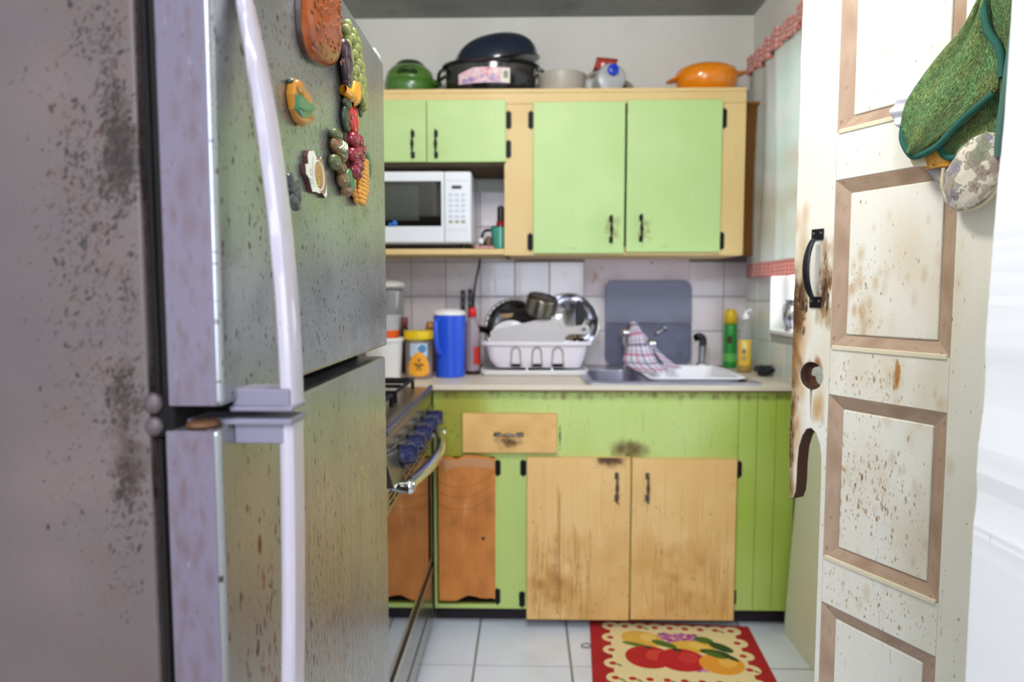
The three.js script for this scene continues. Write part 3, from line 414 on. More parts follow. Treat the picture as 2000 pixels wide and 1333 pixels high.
function hinge(parent, x, y, z, h = 0.052) { return put(parent, 'hinge', [box(x - 0.011, x + 0.011, y - h / 2, y + h / 2, z - 0.001, z + 0.0022, 0.001), rod(V(x, y - h / 2 - 0.004, z + 0.003), V(x, y + h / 2 + 0.004, z + 0.003), 0.0042, 0.0042, 10)], M.iron); }
const BZ = -2.355;                                                                     // face of the green frame; doors stand 18 mm proud
{
  const t = placed(thing('base_cabinet', 'lime green base cabinet with stained tan doors and drawer under the sink', 'cabinet', [0, 0, -2.64]));
  const gx = [-0.335, 0.965], gy = [0.068, 0.872];
  const green = tex(2048, 1024, (x, w, h, R) => {
    fill(x, w, h, [186, 208, 118]); mottle(x, w, h, R, [200, 220, 146], 40, 60, 240, 0.3, [0.3, 0, 0.8, 0.5]); mottle(x, w, h, R, [150, 146, 34], 60, 40, 170, 0.35, [0, 0, 0.13, 0.4]); mottle(x, w, h, R, [166, 192, 66], 60, 60, 220, 0.4, [0.8, 0, 1, 1]);
    streaks(x, w, h, R, [110, 140, 50], 120, 0.05, 0.22, 5, 0.14); streaks(x, w, h, R, [120, 96, 40], 60, 0.02, 0.14, 3, 0.25, [0, 0, 1, 0.25]);
    blotch(x, w, h, R, [92, 66, 28], 70, 10, 40, 0.3, near(0.535, 0.265, 0.07, 0.06)); specks(x, w, h, R, DIRT, 420, 0.8, 3, near(0.53, 0.255, 0.07, 0.05), 1, 0.6);
    specks(x, w, h, R, DIRT, 340, 0.8, 3.4, () => [R(), R() * 0.3], 1.4, 0.4); specks(x, w, h, R, DIRT, 200, 0.8, 5, near(0.02, 0.2, 0.08, 0.2), 1.6, 0.6); specks(x, w, h, R, DIRT, 180, 1, 4, () => [R(), 0.94 + 0.06 * R()], 1, 0.5); specks(x, w, h, R, DIRT, 90, 2, 6, near(0.349, 0.21, 0.004, 0.07), 1, 0.7);
    mottle(x, w, h, R, [96, 70, 26], 90, 8, 26, 0.4, [0, 0, 1, 0.03]); specks(x, w, h, R, [[214, 226, 190]], 24, 2, 6, () => [0.3 + 0.7 * R(), R()], 1, 0.6); grain(x, w, h, R, 9, 4);
  }, 81);
  const gm = std(0xffffff, 0.5, 0, { map: green }), UV = (g) => uvBox(g, gx, gy, [-2.95, -2.33]);
  const face = shapeOf([[-0.335, 0.068], [0.752, 0.068], [0.752, 0.872], [-0.335, 0.872]]);
  const hole = new THREE.Path(); hole.moveTo(-0.325, 0.085); hole.lineTo(-0.325, 0.632); hole.lineTo(-0.117, 0.632); hole.lineTo(-0.117, 0.085); hole.closePath(); face.holes.push(hole);
  put(t, 'face_frame', UV(ext(face, 0.018, 0.001).translate(0, 0, BZ - 0.018)), gm);
  for (const [a, b] of [[0.7535, 0.818], [0.8195, 0.884], [0.8855, 0.955]]) put(t, 'side_board', UV(box(a, b, 0.07, 0.872, BZ - 0.018, BZ, 0.0015)), gm);
  put(t, 'carcass', [box(-0.333, -0.328, 0.085, 0.86, -2.94, BZ - 0.019), box(-0.115, -0.1, 0.085, 0.86, -2.94, BZ - 0.019), box(-0.33, 0.955, 0.07, 0.084, -2.94, BZ - 0.019), box(-0.33, -0.1, 0.084, 0.86, -2.945, -2.93), box(0.94, 0.955, 0.085, 0.86, -2.94, BZ - 0.019)], std(0x3a2a1c, 0.9));
  put(t, 'toe_kick', box(-0.333, 0.955, 0.0, 0.07, -2.43, -2.415, 0.002), std(0x2a2228, 0.8));
  const tan = (seed, heavy) => tex(512, 768, (x, w, h, R) => {
    fill(x, w, h, [232, 190, 122]); mottle(x, w, h, R, [244, 212, 156], 30, 40, 140, 0.3); mottle(x, w, h, R, [196, 140, 66], 30, 30, 120, 0.28, [0, 0.5, 1, 1]);
    streaks(x, w, h, R, [178, 120, 48], 90, 0.1, 0.5, 3, 0.22); streaks(x, w, h, R, [146, 88, 28], heavy ? 80 : 40, 0.08, 0.3, 3.4, 0.5, heavy ? [0.04, 0.4, 0.62, 0.8] : [0.05, 0.5, 0.95, 0.85]); blotch(x, w, h, R, [160, 100, 40], heavy ? 50 : 26, 12, 46, 0.3, near(heavy ? 0.25 : 0.5, 0.75, 0.35, 0.3)); streaks(x, w, h, R, [246, 226, 188], 24, 0.04, 0.12, 5, 0.4, [0.1, 0.4, 0.9, 0.8]); if (heavy) streaks(x, w, h, R, [140, 84, 26], 5, 0.6, 0.8, 5, 0.6, [0.29, 0.15, 0.33, 0.25]);
    specks(x, w, h, R, DIRT, heavy ? 320 : 220, 0.8, 4, () => [R(), Math.sqrt(R())], 1.8, 0.45);
    const g = near(heavy ? 0.8 : 0.1, 0.0, 0.22, 0.07); if (heavy) { blotch(x, w, h, R, [70, 44, 20], 60, 8, 34, 0.4, near(0.8, 0.015, 0.2, 0.045)); specks(x, w, h, R, DIRT, 320, 0.7, 3, near(0.8, 0.02, 0.26, 0.09), 1, 0.7); }
    specks(x, w, h, R, DIRT, 40, 1, 4, near(heavy ? 0.88 : 0.14, 0.26, 0.05, 0.08), 2, 0.6); x.strokeStyle = 'rgba(110,76,34,.5)'; x.lineWidth = 5; x.strokeRect(0, 0, w, h); grain(x, w, h, R, 9, 6);
  }, seed);
  const doorPart = (name, x0, x1, y0, y1, map) => put(t, name, uvBox(box(x0, x1, y0, y1, BZ + 0.0005, BZ + 0.0185, 0.0025), [x0, x1], [y0, y1], [BZ, BZ + 0.02]), std(0xffffff, 0.5, 0, { map }));
  const dl = doorPart('door', 0.0, 0.3705, 0.037, 0.636, tan(82, true)), dr = doorPart('door', 0.3745, 0.747, 0.04, 0.633, tan(83, false));
  pull(dl, 0.3205, 0.53, BZ + 0.0185, M.ironWorn); pull(dr, 0.4295, 0.53, BZ + 0.0185, M.ironWorn);
  hinge(dl, -0.012, 0.592, BZ); hinge(dl, -0.016, 0.105, BZ); hinge(dr, 0.757, 0.592, BZ); hinge(dr, 0.748, 0.12, BZ);
  const drawer = doorPart('drawer', -0.2295, 0.1085, 0.65, 0.793, tex(512, 256, (x, w, h, R) => { fill(x, w, h, [232, 188, 118]); mottle(x, w, h, R, [196, 144, 72], 30, 20, 80, 0.3); blotch(x, w, h, R, [110, 70, 30], 40, 8, 30, 0.35, near(0.5, 0.72, 0.2, 0.2)); specks(x, w, h, R, DIRT, 160, 0.8, 4, near(0.5, 0.7, 0.2, 0.2), 1.4, 0.6); specks(x, w, h, R, DIRT, 160, 0.8, 4, undefined, 1, 0.45); x.strokeStyle = 'rgba(110,76,34,.6)'; x.lineWidth = 6; x.strokeRect(0, 0, w, h); grain(x, w, h, R, 9); }, 84));
  pull(drawer, -0.064, 0.7185, BZ + 0.0185, M.ironWorn, true);
  // narrow door whose veneer has torn away at top and bottom
  const R = rng(85), out = [];
  for (let i = 0; i <= 22; i++) { const a = i / 22; out.push([lerp(-0.318, -0.1135, a), 0.104 + 0.024 * Math.exp(-((a - 0.55) ** 2) / 0.03) - 0.008 * Math.exp(-((a - 0.2) ** 2) / 0.03) + 0.006 * Math.sin(a * 9) + (R() - 0.5) * 0.004 + (a > 0.9 ? 0.004 : 0)]); }
  out.push([-0.1125, 0.636]);
  for (let i = 0; i <= 22; i++) { const a = 1 - i / 22; out.push([lerp(-0.318, -0.1135, a), 0.628 + 0.012 * Math.sin(a * 3.1) - 0.012 * Math.exp(-((a - 0.33) ** 2) / 0.01) + (R() - 0.5) * 0.003]); }
  const veneer = tex(512, 1024, (x, w, h, Q) => {
    fill(x, w, h, [208, 130, 56]); mottle(x, w, h, Q, [224, 152, 76], 30, 40, 120, 0.35); mottle(x, w, h, Q, [150, 78, 22], 40, 30, 120, 0.3); mottle(x, w, h, Q, [130, 76, 40], 16, 24, 80, 0.25, [0.1, 0.25, 0.9, 0.5]);
    streaks(x, w, h, Q, [150, 80, 26], 130, 0.1, 0.5, 3, 0.35); x.lineWidth = 12; x.strokeStyle = 'rgba(130,70,26,.22)'; for (const k of [0.15, 0.22, 0.3]) { x.beginPath(); x.moveTo(0, h * (k + 0.02)); x.quadraticCurveTo(w * 0.55, h * (k + 0.12), w, h * (k - 0.06)); x.stroke(); }
    streaks(x, w, h, Q, [232, 200, 160], 7, 0.03, 0.12, 5, 0.7, [0.35, 0.1, 0.65, 0.8]); specks(x, w, h, Q, DIRT, 120, 0.8, 4, undefined, 2, 0.5); x.fillStyle = 'rgba(20,10,6,.95)'; x.beginPath(); x.ellipse(w * 0.79, h * 0.55, 13, 13, 0, 0, 2 * PI); x.fill(); grain(x, w, h, Q, 10, 10);
  }, 86);
  const bd = put(t, 'broken_door', uvBox(ext(shapeOf(out), 0.014, 0.001).translate(0, 0, BZ + 0.0005), [-0.318, -0.1125], [0.09, 0.636], [0, 1]), std(0xffffff, 0.55, 0, { map: veneer }), 'narrow brown door with torn veneer');
  const torn = []; for (let i = 0; i <= 16; i++) { const a = i / 16; torn.push([lerp(-0.29, -0.116, a), 0.585 + 0.02 * a + 0.010 * Math.sin(a * 5) + (R() - 0.5) * 0.006]); } for (let i = 16; i >= 0; i--) { const a = i / 16; torn.push([lerp(-0.305, -0.116, a), 0.622 + 0.008 * Math.sin(a * 3.1) - 0.01 * Math.exp(-((a - 0.33) ** 2) / 0.01)]); }
  put(bd, 'torn_edge', ext(shapeOf(torn), 0.0022, 0.0005).translate(0, 0, BZ + 0.014), std(0xc89268, 0.9), 'pale bare strip where the veneer has torn off');
  hinge(bd, -0.104, 0.592, BZ); hinge(bd, -0.106, 0.115, BZ);
}
{
  const top = new THREE.Shape([V2(-1.06, 2.33), V2(0.963, 2.33), V2(0.963, 2.945), V2(-1.06, 2.945)]);
  const cut = new THREE.Path([V2(0.235, 2.37), V2(0.235, 2.83), V2(0.815, 2.83), V2(0.815, 2.37)]); top.holes.push(cut);
  const ct = tex(1024, 512, (x, w, h, R) => { fill(x, w, h, [222, 212, 192]); mottle(x, w, h, R, [196, 176, 140], 40, 20, 90, 0.3); specks(x, w, h, R, DIRT, 120, 0.8, 3, undefined, 1, 0.4); grain(x, w, h, R, 8); }, 88);
  const c = placed(thing('countertop', 'cream laminate countertop with a dirty front edge around the sink', 'countertop', [0, 0.872, -2.64]));
  put(c, 'slab', uvBox(ext(top, 0.023, 0.0015).rotateX(-PI / 2).translate(0, 0.872, 0), [-1.06, 0.963], [0.87, 0.9], [-2.945, -2.33]), std(0xffffff, 0.4, 0, { map: ct }));
  put(c, 'edge_strip', box(-1.06, 0.963, 0.872, 0.878, -2.331, -2.3285, 0.0008), std(0x6a5436, 0.7), 'brown grime line along the front edge');
}
{
  const t = placed(thing('kitchen_sink', 'double-bowl stainless sink set into the cream countertop', 'sink', [0.52, 0.88, -2.62]));
  const s = shapeOf(rr(0.625, 0.575, 0.03, 0, 0.522, 2.625).map((p) => [p.x, p.z]));
  for (const [cx, w, d, z] of [[0.338, 0.19, 0.36, 2.575], [0.633, 0.345, 0.42, 2.595]]) s.holes.push(new THREE.Path(rr(w, d, 0.05, 0, cx, z).map((p) => V2(p.x, p.z))));
  put(t, 'rim', ext(s, 0.007, 0.002).rotateX(-PI / 2).translate(0, 0.8945, 0), std(0xb9b9c6, 0.34, 0.7));
  const bowl = (cx, w, d, z) => loft([rr(w - 0.05, d - 0.05, 0.05, 0.745, cx, -z), rr(w - 0.02, d - 0.02, 0.05, 0.752, cx, -z), rr(w - 0.004, d - 0.004, 0.05, 0.80, cx, -z), rr(w, d, 0.05, 0.897, cx, -z), rr(w + 0.004, d + 0.004, 0.052, 0.897, cx, -z), rr(w, d, 0.05, 0.795, cx, -z), rr(w - 0.046, d - 0.046, 0.05, 0.742, cx, -z)].reverse());
  put(t, 'bowl', bowl(0.338, 0.19, 0.36, 2.575), std(0xa9a7b6, 0.32, 0.75)); put(t, 'bowl', bowl(0.633, 0.345, 0.42, 2.595), std(0xa9a7b6, 0.32, 0.75));
  put(t, 'drain', lathe([[0, 0.75], [0.03, 0.75], [0.038, 0.754], [0.04, 0.75]], 0.338, 0, -2.575), M.darkSteel);
  const tub = placed(thing('washing_up_tub', 'white rectangular plastic tub sitting in the right sink bowl', 'tub', [0.628, 0.8, -2.6]));
  const R0 = (w, d, y) => rr(w, d, 0.035, y, 0.615, -2.6);
  put(tub, 'basin', loft([R0(0.27, 0.33, 0.80), R0(0.33, 0.395, 0.905), R0(0.352, 0.43, 0.912), R0(0.352, 0.43, 0.9165), R0(0.322, 0.388, 0.915), R0(0.262, 0.322, 0.806)], true, true), M.white);
}
// faucet, its sprayer and what stands round the sink
{
  const t = placed(thing('faucet', 'chrome kitchen faucet with two round knobs behind the sink', 'faucet', [0.5, 0.9, -2.855]));
  put(t, 'base_plate', box(0.41, 0.66, 0.9, 0.916, -2.885, -2.825, 0.007, 3), M.chrome);
  put(t, 'spout', tube([V(0.515, 0.91, -2.855), V(0.505, 0.99, -2.855), V(0.475, 1.065, -2.845), V(0.448, 1.083, -2.83), V(0.43, 1.07, -2.81)], 0.011, 40, 14), M.chrome);
  for (const [x, y, z] of [[0.412, 1.054, -2.80], [0.5115, 1.0115, -2.74]]) { const k = put(t, 'knob', [ell(0.025, 0.021, 0.025, x, y, z), rod(V(x, y - 0.05, z - 0.004), V(x, y, z), 0.011, 0.014)], M.chrome); put(k, 'valve_stem', rod(V(x + 0.02, 0.91, -2.85), V(x, y - 0.04, z - 0.004), 0.011, 0.008), M.steel); }
  const s = placed(thing('sink_sprayer', 'chrome pull-out sprayer with a dark bent head right of the faucet', 'sprayer', [0.752, 0.9, -2.87]));
  put(s, 'collar', lathe([[0, 0.9], [0.026, 0.9], [0.024, 0.914], [0.017, 0.922], [0, 0.922]], 0.752, 0, -2.87), M.chrome); put(s, 'handle', rod(V(0.752, 0.915, -2.87), V(0.755, 1.0, -2.865), 0.0135, 0.016), M.chrome);
  put(s, 'spray_head', tube([V(0.755, 0.995, -2.865), V(0.753, 1.022, -2.862), V(0.738, 1.034, -2.855), V(0.72, 1.03, -2.846)], 0.0165, 24, 14), M.darkSteel);
  const w = placed(thing('wall_tap', 'pair of tiny chrome valves on the grey board behind the faucet', 'tap', [0.59, 1.05, -2.9]));
  put(w, 'valve', [ell(0.011, 0.01, 0.011, 0.598, 1.068, -2.905), rod(V(0.598, 1.066, -2.908), V(0.572, 1.048, -2.906), 0.005)], M.steel); put(w, 'valve', ell(0.011, 0.01, 0.01, 0.57, 1.046, -2.905), M.steel);
  // grey board
  const b = placed(thing('grey_board', 'slate grey plastic board with rounded corners propped against the tiles', 'board', [0.53, 0.9, -2.925]));
  const bt = tex(512, 512, (x, w2, h, R) => { fill(x, w2, h, [112, 116, 138]); mottle(x, w2, h, R, [84, 86, 100], 40, 20, 80, 0.35, [0, 0.4, 1, 1]); mottle(x, w2, h, R, [150, 154, 172], 16, 20, 70, 0.25, [0.5, 0.6, 1, 0.9]); specks(x, w2, h, R, MOLD, 140, 0.8, 3, undefined, 1, 0.5); grain(x, w2, h, R, 8); }, 89);
  const bm = std(0xffffff, 0.5, 0, { map: bt }), ring = (y0, y1, rt, rb) => { const o = []; const add = (cx, cy, r, a0) => { for (let i = 0; i <= 8; i++) { const a = a0 + i / 8 * PI / 2; o.push([cx + r * Math.cos(a), cy + r * Math.sin(a)]); } }; add(0.718 - rt, y1 - rt, rt, 0); add(0.342 + rt, y1 - rt, rt, PI / 2); add(0.342 + rb, y0 + rb, rb, PI); add(0.718 - rb, y0 + rb, rb, 1.5 * PI); return shapeOf(o); };
  const lean = (g) => g.rotateX(-0.035).translate(0, 0.0, -2.888);
  put(b, 'upper_panel', uvBox(lean(ext(ring(1.089, 1.276, 0.04, 0.003), 0.011, 0.0015)), [0.342, 0.718], [0.9, 1.276], [0, 1]), bm); put(b, 'lower_panel', uvBox(lean(ext(ring(0.902, 1.0865, 0.003, 0.04), 0.009, 0.0015)), [0.342, 0.718], [0.9, 1.276], [0, 1]), std(0xd6d4dc, 0.55, 0, { map: bt }));
  // checked cloth over the spout
  const cloth = tex(512, 512, (x, w2, h, R) => {
    fill(x, w2, h, [222, 220, 232]); for (let k = 0; k < 6; k++) { x.fillStyle = k % 2 ? 'rgba(64,60,100,.5)' : 'rgba(170,64,98,.5)'; x.fillRect(k * 90 + 10, 0, 26, h); x.fillRect(0, k * 90 + 10, w2, 26); x.fillStyle = 'rgba(80,76,110,.35)'; x.fillRect(k * 90 + 52, 0, 8, h); x.fillRect(0, k * 90 + 52, w2, 8); } grain(x, w2, h, R, 12);
  }, 90);
  const cm = std(0xffffff, 0.95, 0, { map: cloth });
  const k = placed(thing('dish_cloth', 'checked pink and grey dish cloth draped over the faucet spout', 'cloth', [0.47, 0.92, -2.7]));
  const sheet = (L, T, Rr, amp, ph) => { const cl = smooth(L), ct2 = smooth(T), cr = smooth(Rr); return (u, v) => { const a = cl(v), m = ct2(v), b2 = cr(v), p = a.clone().multiplyScalar((1 - u) * (1 - u)).addScaledVector(m, 2 * u * (1 - u)).addScaledVector(b2, u * u); p.z += amp * Math.sin(u * 12 + ph) * Math.pow(v, 0.7); p.x += amp * 0.5 * Math.cos(u * 9 + ph) * v; return p; }; };
  put(k, 'front_fold', patch(sheet([[0.44, 1.098, -2.83], [0.425, 1.04, -2.79], [0.41, 0.99, -2.74], [0.385, 0.948, -2.66], [0.41, 0.922, -2.58]], [[0.45, 1.104, -2.82], [0.458, 1.06, -2.75], [0.45, 0.99, -2.67], [0.455, 0.945, -2.57], [0.462, 0.922, -2.47]], [[0.462, 1.096, -2.83], [0.485, 1.05, -2.79], [0.51, 0.99, -2.73], [0.525, 0.945, -2.66], [0.55, 0.921, -2.54]], 0.006, 0.4), 30, 34, 0.004), cm);
  put(k, 'back_fold', patch(sheet([[0.455, 1.095, -2.838], [0.5, 1.02, -2.81], [0.53, 0.975, -2.78], [0.55, 0.945, -2.74], [0.56, 0.921, -2.68]], [[0.46, 1.09, -2.84], [0.52, 1.01, -2.8], [0.56, 0.96, -2.75], [0.585, 0.935, -2.7], [0.59, 0.92, -2.63]], [[0.465, 1.085, -2.845], [0.535, 1.0, -2.815], [0.575, 0.955, -2.78], [0.605, 0.93, -2.74], [0.62, 0.919, -2.66]], 0.004, 1.7), 24, 28, 0.004), cm);
  // aerosol can, detergent, scourer
  const a = placed(thing('spray_can', 'green spray can with a yellow cap in the counter corner', 'can', [0.883, 0.895, -2.905]));
  const canT = tex(256, 256, (x, w2, h) => { fill(x, w2, h, [30, 146, 52]); x.fillStyle = 'rgb(120,206,130)'; x.fillRect(0, 0, w2, 34); x.fillStyle = 'rgb(96,190,86)'; x.fillRect(0, 150, w2, 26); for (const q of [0.2, 0.45, 0.7, 0.95]) { x.fillStyle = 'rgb(72,26,26)'; x.beginPath(); x.ellipse(w2 * q, 108, 17, 13, 0, 0, 2 * PI); x.fill(); } }, 91);
  put(a, 'can_body', lathe([[0, 0.896], [0.027, 0.896], [0.0285, 0.9], [0.0285, 0.945], [0.0285, 0.99], [0.0285, 1.035], [0.0285, 1.078], [0.025, 1.088], [0, 1.088]], 0.883, 0, -2.905), phys(0xffffff, 0.25, { map: canT, clearcoat: 0.5 })); put(a, 'cap', lathe([[0, 1.088], [0.0275, 1.088], [0.0275, 1.128], [0.022, 1.144], [0.012, 1.15], [0, 1.15]], 0.883, 0, -2.905), phys(0xe8c022, 0.35));
  const d = placed(thing('detergent_bottle', 'clear dish soap bottle with a yellow label and little yellow liquid left', 'bottle', [0.893, 0.895, -2.74]));
  const bottle = [[0, 0.896], [0.028, 0.896], [0.032, 0.905], [0.031, 0.99], [0.029, 1.05], [0.018, 1.09], [0.0125, 1.1], [0.0125, 1.112], [0, 1.112]];
  put(d, 'bottle_body', lathe(bottle, 0.893, 0, -2.74), M.clear); put(d, 'liquid', lathe([[0, 0.899], [0.027, 0.899], [0.0305, 0.907], [0.0302, 0.946], [0, 0.946]], 0.893, 0, -2.74), phys(0xe0b800, 0.15, { transmission: 0.4, thickness: 0 }));
  put(d, 'spout_cap', [lathe([[0, 1.112], [0.015, 1.112], [0.013, 1.13], [0.006, 1.134], [0.005, 1.148], [0, 1.148]], 0.893, 0, -2.74), rod(V(0.89, 1.142, -2.74), V(0.914, 1.153, -2.73), 0.004)], M.white);
  const lab = tex(256, 256, (x, w2, h, R) => { fill(x, w2, h, [238, 196, 60]); x.fillStyle = 'rgb(246,222,140)'; x.beginPath(); x.ellipse(w2 * 0.5, h * 0.22, 60, 40, 0.5, 0, 2 * PI); x.fill(); x.fillStyle = 'rgb(92,108,132)'; x.beginPath(); x.ellipse(w2 * 0.46, h * 0.45, 30, 26, 0, 0, 2 * PI); x.fill(); x.fillRect(70, 170, 90, 12); x.fillRect(84, 194, 60, 10); }, 92);
  const arc = (r, h0, h1, x, z, a0, a1) => flat(new THREE.CylinderGeometry(r, r, h1 - h0, 20, 1, true, a0, a1 - a0).translate(x, (h0 + h1) / 2, z));
  put(d, 'label', arc(0.0328, 0.925, 1.03, 0.893, -2.74, -1.15, 0.5), phys(0xffffff, 0.4, { map: lab, side: THREE.DoubleSide }));
  const R = rng(93), wool = []; for (let i = 0; i < 26; i++) { const c = V(0.922 + (R() - 0.5) * 0.05, 0.912 + R() * 0.02, -2.6 + (R() - 0.5) * 0.045), pts = []; for (let j = 0; j < 6; j++) pts.push(V(c.x + (R() - 0.5) * 0.03, Math.max(0.899, c.y + (R() - 0.5) * 0.022), c.z + (R() - 0.5) * 0.03)); wool.push(tube(pts, 0.0035, 18, 5, true)); }
  solo('scouring_pad', 'crumpled dark grey scouring pad at the right end of the counter', 'scouring pad', [0.922, 0.895, -2.6], [...wool, ell(0.024, 0.012, 0.022, 0.922, 0.908, -2.6, 12)], std(0x3c3e46, 0.8, 0.2));
}
// ---------------------------------------------------------------- wall cabinets
{
  const t = placed(thing('wall_cabinet', 'tan wall cabinet with light green doors and an open microwave shelf', 'cabinet', [-0.1, 1.365, -2.785]));
  const tanT = tex(1024, 512, (x, w, h, R) => { fill(x, w, h, [224, 194, 134]); mottle(x, w, h, R, [234, 210, 158], 40, 30, 120, 0.3); mottle(x, w, h, R, [218, 182, 118], 40, 30, 120, 0.3); streaks(x, w, h, R, [206, 160, 88], 60, 0.05, 0.2, 2, 0.3); specks(x, w, h, R, DIRT, 60, 0.8, 3, undefined, 1, 0.35); grain(x, w, h, R, 8); }, 101);
  const rx = [-1.06, 0.965], ry = [1.36, 2.01], rz = [-2.95, -2.6], tanM = std(0xffffff, 0.5, 0, { map: tanT }), U = (g) => uvBox(g, rx, ry, rz), FZ = -2.637;
  const L = -1.05, Rt = 0.837, B = -2.944;
  put(t, 'top_board', U(box(L, Rt, 1.988, 2.003, B, FZ + 0.018, 0.002)), tanM);
  put(t, 'top_rail', U(box(L, Rt, 1.945, 1.9875, FZ, FZ + 0.018, 0.002)), tanM);
  put(t, 'stile', U(box(-0.0885, 0.03, 1.366, 1.9445, FZ, FZ + 0.018, 0.002)), tanM); put(t, 'stile', U(box(0.738, Rt, 1.366, 1.9445, FZ, FZ + 0.018, 0.002)), tanM);
  put(t, 'bottom_rail', U(box(0.0305, 0.7375, 1.366, 1.4, FZ, FZ + 0.016, 0.002)), tanM);
  put(t, 'side_panel', U(box(Rt - 0.018, Rt, 1.366, 1.9875, B, FZ, 0.001)), tanM);
  put(t, 'divider', U(box(-0.0885, -0.0705, 1.366, 1.9875, B, FZ, 0.001)), std(0x8a6a40, 0.7));
  put(t, 'bottom_board', U(box(-0.07, Rt - 0.019, 1.3665, 1.381, B, FZ, 0.001)), tanM);
  put(t, 'shelf', U(box(L, -0.089, 1.3695, 1.3925, B, FZ + 0.018, 0.003)), tanM, 'tan open shelf under the microwave');
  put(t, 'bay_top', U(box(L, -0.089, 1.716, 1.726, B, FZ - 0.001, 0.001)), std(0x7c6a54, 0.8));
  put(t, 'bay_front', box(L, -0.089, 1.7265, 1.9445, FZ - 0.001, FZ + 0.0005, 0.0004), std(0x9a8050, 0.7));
  put(t, 'filler_board', [U(box(Rt + 0.0005, 0.9645, 1.372, 1.975, -2.79, -2.775, 0.001)), U(box(Rt + 0.0005, 0.9645, 1.9755, 1.99, -2.8, -2.765, 0.001))], std(0xa07a44, 0.65, 0, { map: tanT }), 'darker tan filler strip against the wall');
  const gT = (seed, stain) => tex(512, 768, (x, w, h, R) => {
    fill(x, w, h, [184, 214, 142]); mottle(x, w, h, R, [194, 222, 156], 24, 60, 180, 0.3); mottle(x, w, h, R, [172, 204, 126], 24, 60, 180, 0.25); streaks(x, w, h, R, [150, 200, 110], 50, 0.1, 0.4, 3, 0.16);
    if (stain) { const [sx, sy] = stain; mottle(x, w, h, R, [120, 80, 34], 16, 6, 26, 0.35, [sx - 0.03, sy - 0.07, sx + 0.1, sy + 0.06]); specks(x, w, h, R, RUST, 80, 0.8, 4, near(sx, sy, 0.09, 0.08), 1.4, 0.6); specks(x, w, h, R, RUST, 40, 1, 4, near(0.4, 0.965, 0.16, 0.015), 1, 0.5); }
    specks(x, w, h, R, DIRT, 26, 0.6, 2, undefined, 1, 0.3); x.strokeStyle = 'rgba(120,150,80,.5)'; x.lineWidth = 4; x.strokeRect(0, 0, w, h); grain(x, w, h, R, 7);
  }, seed);
  const dz0 = FZ + 0.0185, dz1 = FZ + 0.0365;
  const door = (x0, x1, y0, y1, map) => put(t, 'door', uvBox(box(x0, x1, y0, y1, dz0, dz1, 0.0025), [x0, x1], [y0, y1], [dz0, dz1]), std(0xffffff, 0.45, 0, { map }));
  const dA = door(-0.775, -0.3875, 1.7245, 1.9575, gT(102)), dB = door(-0.385, -0.0815, 1.7235, 1.9565, gT(103)), dC = door(0.0243, 0.3745, 1.3725, 1.948, gT(104, [0.84, 0.84])), dD = door(0.3825, 0.743, 1.3775, 1.953, gT(105, [0.17, 0.86]));
  pull(dA, -0.4395, 1.7895, dz1, M.iron); pull(dB, -0.3497, 1.7895, dz1, M.iron); pull(dC, 0.3238, 1.4645, dz1, M.iron); pull(dD, 0.4388, 1.468, dz1, M.iron);
  const hz = FZ + 0.019; hinge(dB, -0.0715, 1.884, hz, 0.06); hinge(dB, -0.0725, 1.774, hz, 0.06); hinge(dC, 0.0145, 1.884, hz, 0.06); hinge(dC, 0.0125, 1.418, hz, 0.06); hinge(dD, 0.7525, 1.886, hz, 0.066); hinge(dD, 0.7525, 1.421, hz, 0.06);
}
// ---------------------------------------------------------------- on top of the wall cabinet
const TOP = 2.003;
{
  const t = placed(thing('green_casserole', 'olive green lidded casserole pot beside the refrigerator top', 'pot', [-0.49, TOP, -2.83]));
  const gm = phys(0x47762a, 0.24, { clearcoat: 0.5 }), cx = -0.488, cz = -2.83;
  put(t, 'bowl', loft([oval(0.078, 0.07, TOP, cx, cz), oval(0.092, 0.082, TOP + 0.02, cx, cz), oval(0.105, 0.093, TOP + 0.06, cx, cz), oval(0.106, 0.094, TOP + 0.085, cx, cz), oval(0.103, 0.091, TOP + 0.09, cx, cz)]), gm);
  const lid = put(t, 'lid', loft([oval(0.1, 0.088, TOP + 0.0905, cx, cz), oval(0.101, 0.089, TOP + 0.1, cx, cz), oval(0.092, 0.08, TOP + 0.128, cx, cz), oval(0.07, 0.06, TOP + 0.15, cx, cz), oval(0.03, 0.028, TOP + 0.157, cx, cz)]), phys(0x557f34, 0.24, { clearcoat: 0.5 }));
  put(lid, 'lid_handle', tube([V(cx + 0.058, TOP + 0.15, cz + 0.02), V(cx + 0.03, TOP + 0.166, cz + 0.024), V(cx - 0.02, TOP + 0.168, cz + 0.024), V(cx - 0.05, TOP + 0.154, cz + 0.02)], 0.0075, 24, 10), phys(0x1f3416, 0.3));
  put(t, 'side_handle', tube([V(cx + 0.095, TOP + 0.085, cz + 0.035), V(cx + 0.122, TOP + 0.082, cz + 0.02), V(cx + 0.122, TOP + 0.08, cz - 0.02), V(cx + 0.095, TOP + 0.085, cz - 0.035)], 0.009, 20, 10), gm);
  put(t, 'front_handle', tube([V(cx - 0.03, TOP + 0.108, cz + 0.088), V(cx - 0.015, TOP + 0.112, cz + 0.108), V(cx + 0.025, TOP + 0.112, cz + 0.108), V(cx + 0.04, TOP + 0.108, cz + 0.086)], 0.009, 20, 10), phys(0x2c4a1c, 0.3));
}
